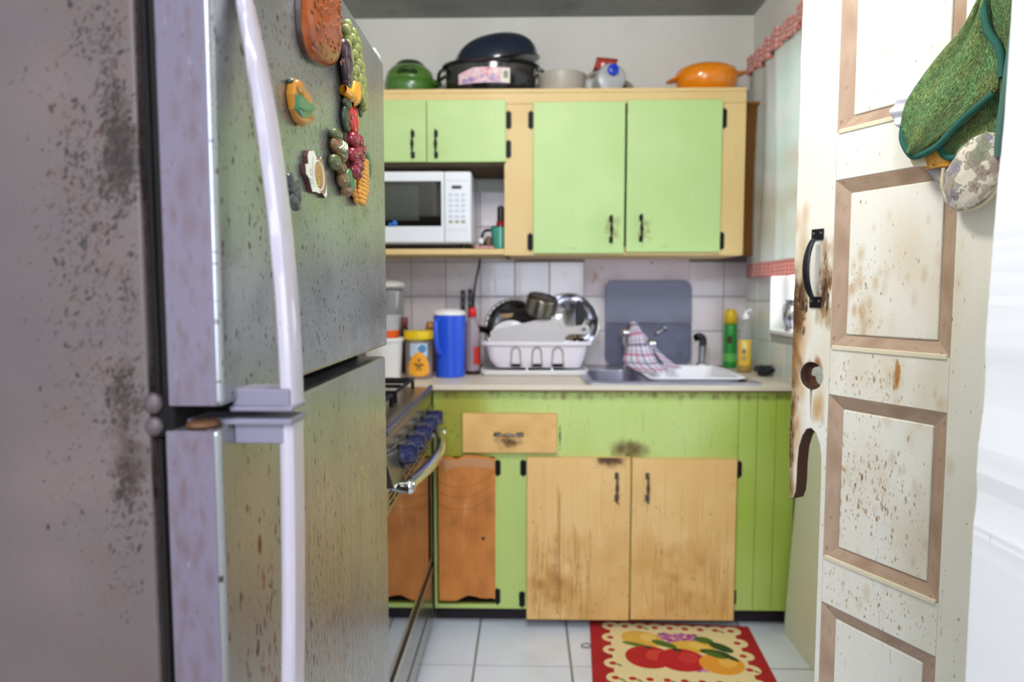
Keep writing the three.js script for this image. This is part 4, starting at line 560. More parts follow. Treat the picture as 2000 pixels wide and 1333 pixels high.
{
  const cx = -0.148, cz = -2.775, en = phys(0x10131c, 0.14, { clearcoat: 0.8 });
  const t = placed(thing('enamel_roaster', 'black enamel roasting pan with two side handles and a faded sticker', 'roaster', [cx, TOP, cz]));
  const O = (a, b, y) => oval(a, b, TOP + y, cx, cz, 64);
  put(t, 'pan', loft([O(0.165, 0.1, 0), O(0.178, 0.112, 0.015), O(0.186, 0.12, 0.115), O(0.2, 0.133, 0.122), O(0.2, 0.133, 0.128), O(0.184, 0.118, 0.124), O(0.17, 0.105, 0.02)]), en);
  for (const s of [-1, 1]) put(t, 'handle', tube([V(cx + s * 0.188, TOP + 0.112, cz + 0.04), V(cx + s * (s < 0 ? 0.205 : 0.215), TOP + 0.098, cz + 0.035), V(cx + s * (s < 0 ? 0.213 : 0.232), TOP + 0.078, cz), V(cx + s * (s < 0 ? 0.205 : 0.215), TOP + 0.098, cz - 0.035), V(cx + s * 0.188, TOP + 0.112, cz - 0.04)], 0.0075, 30, 10), en);
  const stick = tex(512, 160, (x, w, h, R) => {
    fill(x, w, h, [232, 196, 206]); mottle(x, w, h, R, [250, 238, 236], 30, 14, 50, 0.7); mottle(x, w, h, R, [226, 110, 110], 20, 8, 30, 0.55, [0, 0, 0.7, 0.55]); mottle(x, w, h, R, [120, 104, 176], 30, 8, 34, 0.6, [0.1, 0.55, 0.8, 1]); specks(x, w, h, R, [[70, 60, 110], [150, 70, 80]], 120, 1.5, 5, () => [R() * 0.78, R()], 0.8, 0.7);
    x.fillStyle = 'rgb(236,234,216)'; x.fillRect(w * 0.84, h * 0.08, w * 0.16, h * 0.86); x.fillStyle = 'rgb(60,60,60)'; for (let k = 0; k < 9; k++) x.fillRect(w * 0.875 + k * 5, h * 0.22, 2 + (k % 3), h * 0.45);
  }, 111);
  const g = []; for (let i = 0; i < 2; i++) g.push(Array.from({ length: 25 }, (_, j) => { const q = lerp(2.3, 1.12, j / 24), y = i ? 0.094 - (j < 8 ? 0.02 * (1 - j / 8) : 0) : 0.036, k = 0.181 + y * 0.05; return V(cx + (k + 0.0005) * Math.cos(q), TOP + y, cz + (0.1145 + y * 0.05 + 0.0008) * Math.sin(q)); }));
  const pos = [], uv = [], idx = []; for (let j = 0; j < 25; j++) for (let i = 0; i < 2; i++) { const p = g[i][j]; pos.push(p.x, p.y, p.z); uv.push(j / 24, i); } for (let j = 0; j < 24; j++) idx.push(j * 2, j * 2 + 2, j * 2 + 1, j * 2 + 1, j * 2 + 2, j * 2 + 3);
  const sg = new THREE.BufferGeometry(); sg.setAttribute('position', new THREE.Float32BufferAttribute(pos, 3)); sg.setAttribute('uv', new THREE.Float32BufferAttribute(uv, 2)); sg.setIndex(idx); sg.computeVertexNormals();
  put(t, 'sticker', flat(sg), phys(0xffffff, 0.5, { map: stick, side: THREE.DoubleSide }), 'faded pink paper sticker with a barcode');
  // its lid, set on askew
  const lt = thing('roaster_lid', 'domed dark blue-black enamel lid tilted on top of the roasting pan', 'lid', [cx + 0.022, TOP + 0.138, cz]); lt.rotation.set(0.12, 0, 0.13);
  const rings = []; for (let i = 0; i <= 12; i++) { const a = i / 12 * PI / 2, c = Math.pow(Math.cos(a), 0.75); rings.push(oval(0.170 * c + 0.002, 0.120 * c + 0.002, 0.012 + 0.104 * Math.sin(a), 0.012 * Math.sin(a), 0, 56)); }
  const lm = phys(0x1a2236, 0.16, { clearcoat: 0.8 });
  put(lt, 'dome', loft([oval(0.17, 0.116, 0.012, 0, 0, 56), ...rings]), lm); put(lt, 'lid_rim', loft([oval(0.181, 0.128, 0.006, 0, 0, 56), oval(0.181, 0.128, 0.011, 0, 0, 56), oval(0.176, 0.12, 0.014, 0, 0, 56)]), en);
}
{
  const cx = 0.14, cz = -2.77, m = phys(0xb4aea2, 0.4);
  const t = placed(thing('saucepan', 'beige enamel saucepan with its handle pointing right and up', 'saucepan', [cx, TOP, cz]));
  put(t, 'pan', lathe([[0, TOP], [0.07, TOP], [0.092, TOP + 0.02], [0.097, TOP + 0.085], [0.1, TOP + 0.089], [0.095, TOP + 0.089], [0.09, TOP + 0.024], [0, TOP + 0.006]], cx, 0, cz, 48), m);
  put(t, 'handle', tube([V(cx + 0.094, TOP + 0.082, cz + 0.01), V(cx + 0.13, TOP + 0.098, cz + 0.015), V(cx + 0.19, TOP + 0.12, cz + 0.02), V(cx + 0.22, TOP + 0.125, cz + 0.022)], 0.0075, 20, 10), phys(0x8c8270, 0.4));
  const j = placed(thing('clear_jug', 'clear plastic jug lying on its side with a round blue cap', 'jug', [0.315, TOP, -2.72]));
  const jug = lathe([[0, 0], [0.052, 0], [0.056, 0.006], [0.058, 0.1], [0.05, 0.108], [0.02, 0.112], [0, 0.112]], 0, 0, 0, 40).rotateX(PI / 2).rotateY(0.12).translate(0.318, TOP + 0.0585, -2.79);
  put(j, 'jug_body', jug, phys(0xdadfe2, 0.3, { transmission: 0.45, thickness: 0 })); put(j, 'foot_ring', flat(new THREE.TorusGeometry(0.055, 0.005, 10, 40).rotateY(0.12).translate(0.309, TOP + 0.0602, -2.795)), M.white);
  put(j, 'cap', lathe([[0, 0], [0.021, 0], [0.022, 0.004], [0.02, 0.016], [0, 0.016]], 0, 0, 0, 24).rotateX(PI / 2).rotateY(0.12).translate(0.334, TOP + 0.085, -2.677), phys(0x1a3fd0, 0.3)); put(j, 'cap_boss', lathe([[0, 0], [0.008, 0], [0.007, 0.004], [0, 0.004]], 0, 0, 0, 16).rotateX(PI / 2).rotateY(0.12).translate(0.3345, TOP + 0.085, -2.661), phys(0x102878, 0.3));
  const r = placed(thing('red_grater_box', 'small red plastic box tipped on top of the clear jug', 'box', [0.312, TOP + 0.118, -2.8]));
  const tip = (g) => g.rotateZ(-0.1).rotateX(-0.05).translate(0.312, TOP + 0.119, -2.8), rs = shapeOf([[-0.044, 0], [0.04, 0], [0.046, 0.036], [-0.032, 0.042]]);
  put(r, 'body', tip(ext(rs, 0.05, 0.003).translate(0, 0, -0.02)), phys(0xb3301c, 0.35)); put(r, 'rim', tip(box(-0.036, 0.05, 0.036, 0.044, -0.024, 0.034, 0.003)), phys(0x8c2014, 0.35)); put(r, 'tag', tip(box(-0.014, -0.002, 0.008, 0.024, 0.028, 0.0312, 0.001)), M.white);
  const d = placed(thing('pot_cover', 'small grey round pot cover leaning behind the clear jug', 'cover', [0.38, TOP, -2.83]));
  put(d, 'disc', lathe([[0, 0.012], [0.03, 0.01], [0.055, 0.002], [0.058, 0], [0.055, -0.002], [0, -0.002]], 0, 0, 0, 36).rotateX(1.15).rotateY(0.25).translate(0.395, TOP + 0.0535, -2.83), phys(0x9d9688, 0.4)); put(d, 'knob', ell(0.01, 0.01, 0.012, 0.4, TOP + 0.058, -2.81), M.darkSteel);
  // dark band of pot behind, then orange casserole
  const b = placed(thing('blue_bowl', 'dark blue bowl half hidden between the beige saucepan and the clear jug', 'bowl', [0.258, TOP, -2.878]));
  put(b, 'bowl_body', lathe([[0, TOP], [0.03, TOP], [0.05, TOP + 0.03], [0.058, TOP + 0.062], [0.055, TOP + 0.062], [0.046, TOP + 0.032], [0, TOP + 0.006]], 0.258, 0, -2.878, 36), phys(0x2c3346, 0.25));
  const o = placed(thing('orange_casserole', 'shiny orange casserole dish with two ear handles at the cabinet end', 'dish', [0.722, TOP, -2.77]));
  const OR = phys(0xee8a08, 0.16, { clearcoat: 0.7 }), ox = 0.722, oz = -2.77, O = (a, bb, y) => oval(a, bb, TOP + y, ox, oz, 56);
  put(o, 'bowl', loft([O(0.075, 0.06, 0), O(0.104, 0.085, 0.012), O(0.12, 0.1, 0.055), O(0.126, 0.106, 0.09), O(0.124, 0.104, 0.094), O(0.119, 0.099, 0.09), O(0.1, 0.08, 0.016)]), OR);
  const bump = (s, dy, y0) => loft([0, 0.3, 0.6, 0.85, 1].map((a) => Array.from({ length: 20 }, (_, i) => { const q = i / 20 * 2 * PI, k = Math.sqrt(1 - a * a * 0.92); return V(ox + s * (0.112 + a * 0.05), TOP + y0 + dy * a + 0.012 * k * Math.sin(q) * (1 - a * 0.4), oz + 0.045 * k * Math.cos(q) * s); })));
  put(o, 'ear_handle', bump(1, 0.014, 0.088), OR); put(o, 'ear_handle', bump(-1, -0.014, 0.078), OR);
  put(o, 'lid', loft([O(0.122, 0.102, 0.0945), O(0.116, 0.096, 0.108), O(0.09, 0.074, 0.122), O(0.045, 0.038, 0.128)]), OR);
}
// ---------------------------------------------------------------- on the microwave shelf
const SH = 1.3925;
{
  const t = placed(thing('microwave', 'white microwave oven with black window on the open shelf', 'microwave', [-0.46, SH, -2.75]));
  const wm = phys(0xe8ecf4, 0.28, { clearcoat: 0.4 });
  put(t, 'case', box(-0.715, -0.214, 1.412, 1.69, -2.92, -2.615, 0.012, 4), wm);
  const d = put(t, 'door', box(-0.713, -0.3215, 1.415, 1.688, -2.617, -2.598, 0.006, 3), wm);
  put(d, 'window', box(-0.68, -0.331, 1.478, 1.651, -2.5995, -2.5965, 0.002), phys(0x060709, 0.07, { clearcoat: 1 })); put(d, 'screen', box(-0.655, -0.418, 1.5, 1.634, -2.5975, -2.5961, 0.0005), phys(0x343b36, 0.22, { clearcoat: 0.6 }));
  const p = put(t, 'control_panel', box(-0.32, -0.216, 1.415, 1.688, -2.617, -2.599, 0.007, 3), wm);
  put(p, 'display', box(-0.2905, -0.2525, 1.621, 1.6335, -2.6, -2.5975, 0.001), phys(0x161c14, 0.2)); put(p, 'seam', [box(-0.312, -0.226, 1.651, 1.6525, -2.6, -2.598, 0.0003), box(-0.316, -0.232, 1.462, 1.4635, -2.6, -2.598, 0.0003)], std(0xb4b8c8, 0.5));
  for (let r = 0; r < 6; r++) for (let c = 0; c < 3; c++) put(p, 'button', box(-0.303 + c * 0.024, -0.287 + c * 0.024, 1.592 - r * 0.0205, 1.603 - r * 0.0205, -2.6, -2.5976, 0.0015), std(r === 5 ? 0xa6a88e : 0xc9cede, 0.5));
  for (const x of [-0.68, -0.25]) for (const z of [-2.88, -2.65]) put(t, 'foot', cyl(0.012, 0.012, 0.02, x, SH + 0.01, z), M.black);
  solo('blue_magnet', 'small round bright blue magnet on the microwave door', 'magnet', [-0.52, 1.487, -2.594], [ell(0.011, 0.011, 0.006, -0.513, 1.489, -2.594), ell(0.007, 0.007, 0.004, -0.53, 1.484, -2.595)], phys(0x1f6fd6, 0.25));
  const m = placed(thing('teal_mug', 'teal mug with a dark rim beside the tan cabinet post', 'mug', [-0.1, SH, -2.69]));
  put(m, 'cup', lathe([[0, SH], [0.03, SH], [0.036, SH + 0.006], [0.0375, SH + 0.088], [0.035, SH + 0.09], [0.033, SH + 0.086], [0.031, SH + 0.01], [0, SH + 0.008]], -0.107, 0, -2.69, 36), phys(0x3f9c84, 0.2, { clearcoat: 0.6 })); put(m, 'rim_band', flat(new THREE.TorusGeometry(0.0358, 0.003, 8, 36).rotateX(PI / 2).translate(-0.107, SH + 0.0905, -2.69)), M.black);
  put(m, 'handle', tube([V(-0.138, SH + 0.078, -2.68), V(-0.168, SH + 0.073, -2.67), V(-0.178, SH + 0.045, -2.668), V(-0.166, SH + 0.02, -2.672), V(-0.14, SH + 0.014, -2.68)], 0.006, 28, 10), M.black);
  const k = placed(thing('sauce_bottle', 'narrow black bottle with a red band behind the teal mug', 'bottle', [-0.105, SH, -2.78]));
  put(k, 'bottle_body', lathe([[0, SH], [0.026, SH], [0.026, SH + 0.085], [0.018, SH + 0.1], [0, SH + 0.1]], -0.108, 0, -2.78, 28), M.black); put(k, 'red_band', lathe([[0.0185, SH + 0.1], [0.0185, SH + 0.122], [0, SH + 0.122]], -0.108, 0, -2.78, 28), phys(0xb02224, 0.3)); put(k, 'cap', lathe([[0.015, SH + 0.122], [0.0145, SH + 0.178], [0.008, SH + 0.186], [0, SH + 0.186]], -0.108, 0, -2.78, 24), M.black);
  const j = placed(thing('trinket_figurine', 'little white and brown trinket between the microwave and the teal mug', 'figurine', [-0.17, SH, -2.65]));
  put(j, 'body', lathe([[0, SH], [0.014, SH], [0.012, SH + 0.02], [0.016, SH + 0.034], [0.009, SH + 0.048], [0, SH + 0.052]], -0.152, 0, -2.655, 20), phys(0x6a4a3a, 0.3)); put(j, 'ball', ell(0.012, 0.014, 0.012, -0.182, SH + 0.032, -2.65), M.whiteGloss); put(j, 'foot', lathe([[0, SH], [0.012, SH], [0.008, SH + 0.02], [0, SH + 0.022]], -0.182, 0, -2.65, 16), phys(0x3a2c2c, 0.4));
  const R = rng(121), beads = []; for (let i = 0; i < 14; i++) beads.push(ell(0.006, 0.006, 0.006, -0.2 + i * 0.005, SH + 0.006, -2.632 + 0.006 * Math.sin(i * 1.7), 10));
  solo('pink_beads', 'short string of pink beads lying at the shelf edge', 'beads', [-0.165, SH, -2.635], beads, phys(0xe0a4ae, 0.3));
}
// ---------------------------------------------------------------- on the counter
const CT = 0.895;
{
  const b = placed(thing('white_bucket', 'white plastic tub with a rolled rim at the left end of the counter', 'tub', [-0.535, CT, -2.5]));
  put(b, 'bucket_body', lathe([[0, CT], [0.057, CT], [0.062, CT + 0.004], [0.07, CT + 0.14], [0.0755, CT + 0.142], [0.0755, CT + 0.156], [0.07, CT + 0.158], [0.066, CT + 0.152], [0.058, CT + 0.01], [0, CT + 0.008]], -0.54, 0, -2.5, 44), M.white);
  const y = CT + 0.06, o = placed(thing('orange_tub', 'clear tub with a bright orange band stacked inside the white tub', 'tub', [-0.54, y, -2.5]));
  put(o, 'tub_body', lathe([[0, y], [0.05, y], [0.057, y + 0.13], [0.055, y + 0.132], [0.046, y + 0.006], [0, y + 0.004]], -0.54, 0, -2.5, 40), phys(0xf2641c, 0.35)); put(o, 'clear_rim', lathe([[0.0572, y + 0.126], [0.061, y + 0.172], [0.064, y + 0.174], [0.064, y + 0.182], [0, y + 0.184]], -0.54, 0, -2.5, 40), phys(0xdfe4ea, 0.25, { transmission: 0.35, thickness: 0 }));
  const c = placed(thing('clear_canister', 'tall clear plastic canister with a white lid at the back left', 'canister', [-0.57, CT, -2.78]));
  put(c, 'canister_body', lathe([[0, CT], [0.054, CT], [0.056, CT + 0.33], [0.05, CT + 0.34], [0.047, CT + 0.335], [0.05, CT + 0.01], [0, CT + 0.008]], -0.57, 0, -2.78, 40), phys(0xe4e6e6, 0.2, { transmission: 0.75, thickness: 0 })); put(c, 'lid', lathe([[0, CT + 0.34], [0.06, CT + 0.34], [0.06, CT + 0.362], [0.045, CT + 0.374], [0, CT + 0.378]], -0.57, 0, -2.78, 40), phys(0xdcdcd8, 0.35)); put(c, 'contents', lathe([[0, CT + 0.011], [0.047, CT + 0.011], [0.0465, CT + 0.2], [0, CT + 0.2]], -0.57, 0, -2.78, 30), std(0x9c8c7c, 0.9));
  const s = placed(thing('spice_bottle', 'thin brown bottle with a red cap behind the white tub', 'bottle', [-0.515, CT, -2.7]));
  put(s, 'bottle_body', lathe([[0, CT], [0.022, CT], [0.022, CT + 0.16], [0.01, CT + 0.19], [0, CT + 0.19]], -0.497, 0, -2.7, 24), phys(0x3a1c12, 0.2)); put(s, 'cap', lathe([[0.0125, CT + 0.19], [0.012, CT + 0.225], [0, CT + 0.226]], -0.497, 0, -2.7, 20), phys(0x7c1a16, 0.35));
}
{
  const x = -0.413, z = -2.53, t = placed(thing('honey_jar', 'honey jar with a yellow lid and an orange teardrop label', 'jar', [x, CT, z]));
  put(t, 'jar_body', lathe([[0, CT], [0.048, CT], [0.052, CT + 0.006], [0.0525, CT + 0.135], [0.046, CT + 0.148], [0, CT + 0.148]], x, 0, z, 40), phys(0xe8e6e2, 0.08, { transmission: 0.8, thickness: 0 }));
  put(t, 'honey', lathe([[0, CT + 0.003], [0.048, CT + 0.003], [0.0505, CT + 0.01], [0.0508, CT + 0.06], [0, CT + 0.06]], x, 0, z, 36), phys(0xa8641a, 0.15));
  const l = put(t, 'lid', lathe([[0, CT + 0.148], [0.055, CT + 0.148], [0.056, CT + 0.152], [0.056, CT + 0.178], [0.053, CT + 0.182], [0, CT + 0.182]], x, 0, z, 48), phys(0xf0cf14, 0.35));
  const ribs = []; for (let k = 0; k < 48; k++) { const a = k / 48 * 2 * PI; ribs.push(box(-0.001, 0.001, CT + 0.153, CT + 0.177, 0.055, 0.0568, 0.0005, 1).rotateY(a).translate(x, 0, z)); } put(l, 'lid_ribs', ribs, phys(0xe6c40c, 0.35));
  const lt = tex(256, 256, (c, w, h) => { c.clearRect(0, 0, w, h); c.fillStyle = 'rgb(244,170,44)'; c.beginPath(); c.moveTo(w / 2, 6); c.bezierCurveTo(w * 0.75, 10, w * 0.97, h * 0.5, w * 0.93, h * 0.78); c.bezierCurveTo(w * 0.9, h, w * 0.1, h, w * 0.07, h * 0.78); c.bezierCurveTo(w * 0.03, h * 0.5, w * 0.25, 10, w / 2, 6); c.fill(); c.fillStyle = 'rgb(140,90,30)'; for (const [px, py, a, b] of [[0.5, 0.34, 14, 22], [0.4, 0.5, 26, 12], [0.6, 0.5, 26, 12], [0.5, 0.56, 20, 22], [0.44, 0.68, 12, 10], [0.56, 0.7, 12, 10]]) { c.beginPath(); c.ellipse(w * px, h * py, a, b, 0.3, 0, 2 * PI); c.fill(); } c.fillStyle = 'rgb(104,120,44)'; c.fillRect(w * 0.36, h * 0.57, 20, 8); c.fillRect(w * 0.56, h * 0.6, 20, 8); }, 131);
  put(t, 'label', flat(new THREE.CylinderGeometry(0.0532, 0.0532, 0.1, 24, 1, true, -0.92, 1.84).rotateY(0.16).translate(x, CT + 0.056, z)), phys(0xffffff, 0.4, { map: lt, alphaMap: null, alphaTest: 0.5, transparent: false, side: THREE.DoubleSide }), 'orange teardrop label with a brown bee');
  const bl = tex(128, 128, (c, w, h) => { fill(c, w, h, [190, 208, 226]); c.fillStyle = 'rgb(84,140,190)'; c.beginPath(); c.ellipse(w * 0.7, h * 0.4, 30, 40, 0, 0, 2 * PI); c.fill(); }, 132);
  put(t, 'back_label', flat(new THREE.CylinderGeometry(0.0528, 0.0528, 0.05, 20, 1, true, -0.5, 1.3).translate(x, CT + 0.11, z)), phys(0xffffff, 0.4, { map: bl, side: THREE.DoubleSide }));
  const o = placed(thing('amber_bottle', 'small amber round-topped bottle peeking over the honey jar', 'bottle', [-0.40, CT, -2.75]));
  put(o, 'bottle_body', lathe([[0, CT], [0.03, CT], [0.03, CT + 0.16], [0.02, CT + 0.18], [0, CT + 0.18]], -0.4, 0, -2.75, 28), phys(0x7c4a1c, 0.2)); put(o, 'cap', lathe([[0.019, CT + 0.18], [0.018, CT + 0.2], [0.01, CT + 0.206], [0, CT + 0.207]], -0.4, 0, -2.75, 24), phys(0xb8752a, 0.3));
}
{
  const x = -0.299, z = -2.575, t = placed(thing('blue_pitcher', 'tall bright blue plastic pitcher with a white lid', 'pitcher', [x, CT, z])), bm = phys(0x2456dc, 0.32);
  put(t, 'pitcher_body', lathe([[0, CT], [0.053, CT], [0.056, CT + 0.004], [0.062, CT + 0.238], [0.0605, CT + 0.24], [0.057, CT + 0.236], [0.051, CT + 0.01], [0, CT + 0.008]], x, 0, z, 48), bm);
  put(t, 'lid', lathe([[0.062, CT + 0.24], [0.063, CT + 0.246], [0.055, CT + 0.257], [0.03, CT + 0.263], [0, CT + 0.264]], x, 0, z, 44), M.white);
  put(t, 'handle', tube([V(x - 0.036, CT + 0.222, z + 0.046), V(x - 0.043, CT + 0.218, z + 0.066), V(x - 0.044, CT + 0.19, z + 0.078), V(x - 0.041, CT + 0.13, z + 0.076), V(x - 0.034, CT + 0.1, z + 0.062), V(x - 0.03, CT + 0.092, z + 0.046)], 0.0095, 40, 12), bm);
  const b = placed(thing('sauce_squeeze_bottle', 'slim clear bottle with a red cap right of the blue pitcher', 'bottle', [-0.219, CT, -2.66]));
  put(b, 'bottle_body', lathe([[0, CT], [0.028, CT], [0.03, CT + 0.006], [0.029, CT + 0.17], [0.024, CT + 0.205], [0.014, CT + 0.23], [0, CT + 0.23]], -0.218, 0, -2.66, 32), phys(0xc8b4be, 0.15, { transmission: 0.45, thickness: 0 })); put(b, 'base', lathe([[0, CT - 0.0], [0.0305, CT], [0.031, CT + 0.014], [0, CT + 0.014]], -0.218, 0, -2.66, 32), phys(0x2a1418, 0.3));
  put(b, 'cap', lathe([[0, CT + 0.23], [0.0165, CT + 0.23], [0.0165, CT + 0.256], [0.011, CT + 0.266], [0, CT + 0.267]], -0.218, 0, -2.66, 24), phys(0xe01e2c, 0.35)); put(b, 'label', flat(new THREE.CylinderGeometry(0.0307, 0.0307, 0.07, 20, 1, true, 0.2, 1.5).translate(-0.218, CT + 0.075, -2.66)), std(0xc02c20, 0.5, 0, { side: THREE.DoubleSide }));
  const h = placed(thing('knife_holder', 'dark upright knife holder behind the blue pitcher', 'knife holder', [-0.27, CT, -2.87]));
  put(h, 'block', box(-0.3, -0.222, CT, CT + 0.2, -2.9, -2.83, 0.006), std(0x3c2a20, 0.6)); put(h, 'slot', [box(-0.288, -0.262, CT + 0.199, CT + 0.2012, -2.872, -2.866, 0.0005), box(-0.252, -0.226, CT + 0.199, CT + 0.2012, -2.872, -2.866, 0.0005)], M.dark);
  const kn = (x, y, name, lab) => { const k = placed(thing('kitchen_knife', lab, 'knife', [x, CT + 0.2, -2.868], 0, 'knives in the holder')); put(k, 'handle', box(x - 0.0095, x + 0.0095, CT + 0.215, y, -2.878, -2.858, 0.004, 3), M.black); put(k, 'bolster', box(x - 0.008, x + 0.008, CT + 0.2015, CT + 0.216, -2.872, -2.864, 0.001), M.steel); put(k, 'rivet', [0.2, 0.5, 0.8].map((a) => ell(0.003, 0.003, 0.0015, x, lerp(CT + 0.22, y, a), -2.858, 10)), M.steel); };
  kn(-0.2755, 1.232, 'a', 'black-handled kitchen knife, the left of two standing behind the blue pitcher'); kn(-0.244, 1.237, 'b', 'black-handled kitchen knife standing nearer the dangling black cord');
  solo('power_cord', 'black electric cord hanging from the shelf down the tiled wall', 'cord', [-0.23, 1.2, -2.93], tube([V(-0.205, 1.369, -2.93), V(-0.212, 1.33, -2.932), V(-0.228, 1.25, -2.932), V(-0.235, 1.17, -2.932), V(-0.232, 1.05, -2.93), V(-0.225, 0.91, -2.925)], 0.0045, 40, 8), M.black);
}
// ---------------------------------------------------------------- dish rack and dishes
{
  const t = placed(thing('dish_rack', 'white plastic dish rack with three arched slots on its front', 'dish rack', [0.04, CT + 0.02, -2.73]));
  const Rg = (x0, x1, z0, z1, r, y) => rr(x1 - x0, z1 - z0, r, y, (x0 + x1) / 2, (z0 + z1) / 2);
  const z0 = -2.885, z1 = -2.6;
  put(t, 'basket', loft([Rg(-0.125, 0.215, z0 + 0.02, z1 - 0.03, 0.03, 0.924), Rg(-0.15, 0.228, z0 + 0.01, z1 - 0.012, 0.035, 0.955), Rg(-0.166, 0.24, z0 + 0.006, z1 - 0.004, 0.035, 1.014), Rg(-0.182, 0.256, z0, z1 + 0.008, 0.035, 1.016), Rg(-0.183, 0.257, z0, z1 + 0.009, 0.036, 1.027), Rg(-0.178, 0.252, z0 + 0.004, z1 + 0.004, 0.036, 1.031), Rg(-0.16, 0.235, z0 + 0.012, z1 - 0.01, 0.035, 1.018), Rg(-0.12, 0.21, z0 + 0.024, z1 - 0.034, 0.03, 0.93)]), phys(0xe9e4ec, 0.35));
  const fz = (y) => lerp(z1 - 0.022, z1 - 0.0025, clamp((y - 0.93) / 0.08));
  for (const [cx, hw] of [[-0.043, 0.021], [0.04, 0.021], [0.122, 0.024]]) {
    const o = []; for (let i = 0; i <= 10; i++) { const a = PI * i / 10; o.push([cx + hw * 0.8 * Math.cos(a), 0.985 + 0.022 * Math.sin(a)]); } o.push([cx - hw, 0.928], [cx + hw, 0.928]);
    const q = o.map(([x, y]) => V(x, y, fz(y) + 0.001));
    put(t, 'arch_slot', tube([q[12], ...q.slice(0, 11), q[11]], 0.0038, 40, 8), std(0xa49a94, 0.6)); put(t, 'slot_shadow_hole', box(cx - hw * 0.9, cx + hw * 0.9, 0.928, 0.94, fz(0.934) - 0.003, fz(0.934) + 0.0035, 0.001), M.dark, 'dark opening at the foot of an arch');
  }
  const d = placed(thing('drain_tray', 'shallow white drain tray under the dish rack', 'tray', [0.03, CT, -2.73]));
  put(d, 'tray_body', loft([Rg(-0.17, 0.225, -2.895, -2.59, 0.02, CT), Rg(-0.178, 0.236, -2.9, -2.577, 0.024, CT + 0.008), Rg(-0.181, 0.24, -2.902, -2.573, 0.026, CT + 0.022), Rg(-0.176, 0.235, -2.898, -2.579, 0.024, CT + 0.024), Rg(-0.17, 0.228, -2.892, -2.585, 0.02, CT + 0.013)]), M.white);
  put(d, 'feet_ridge', [0.0, 0.1].map((x) => box(x - 0.004, x + 0.004, CT + 0.012, CT + 0.0285, -2.86, -2.62, 0.002)), M.white);
}
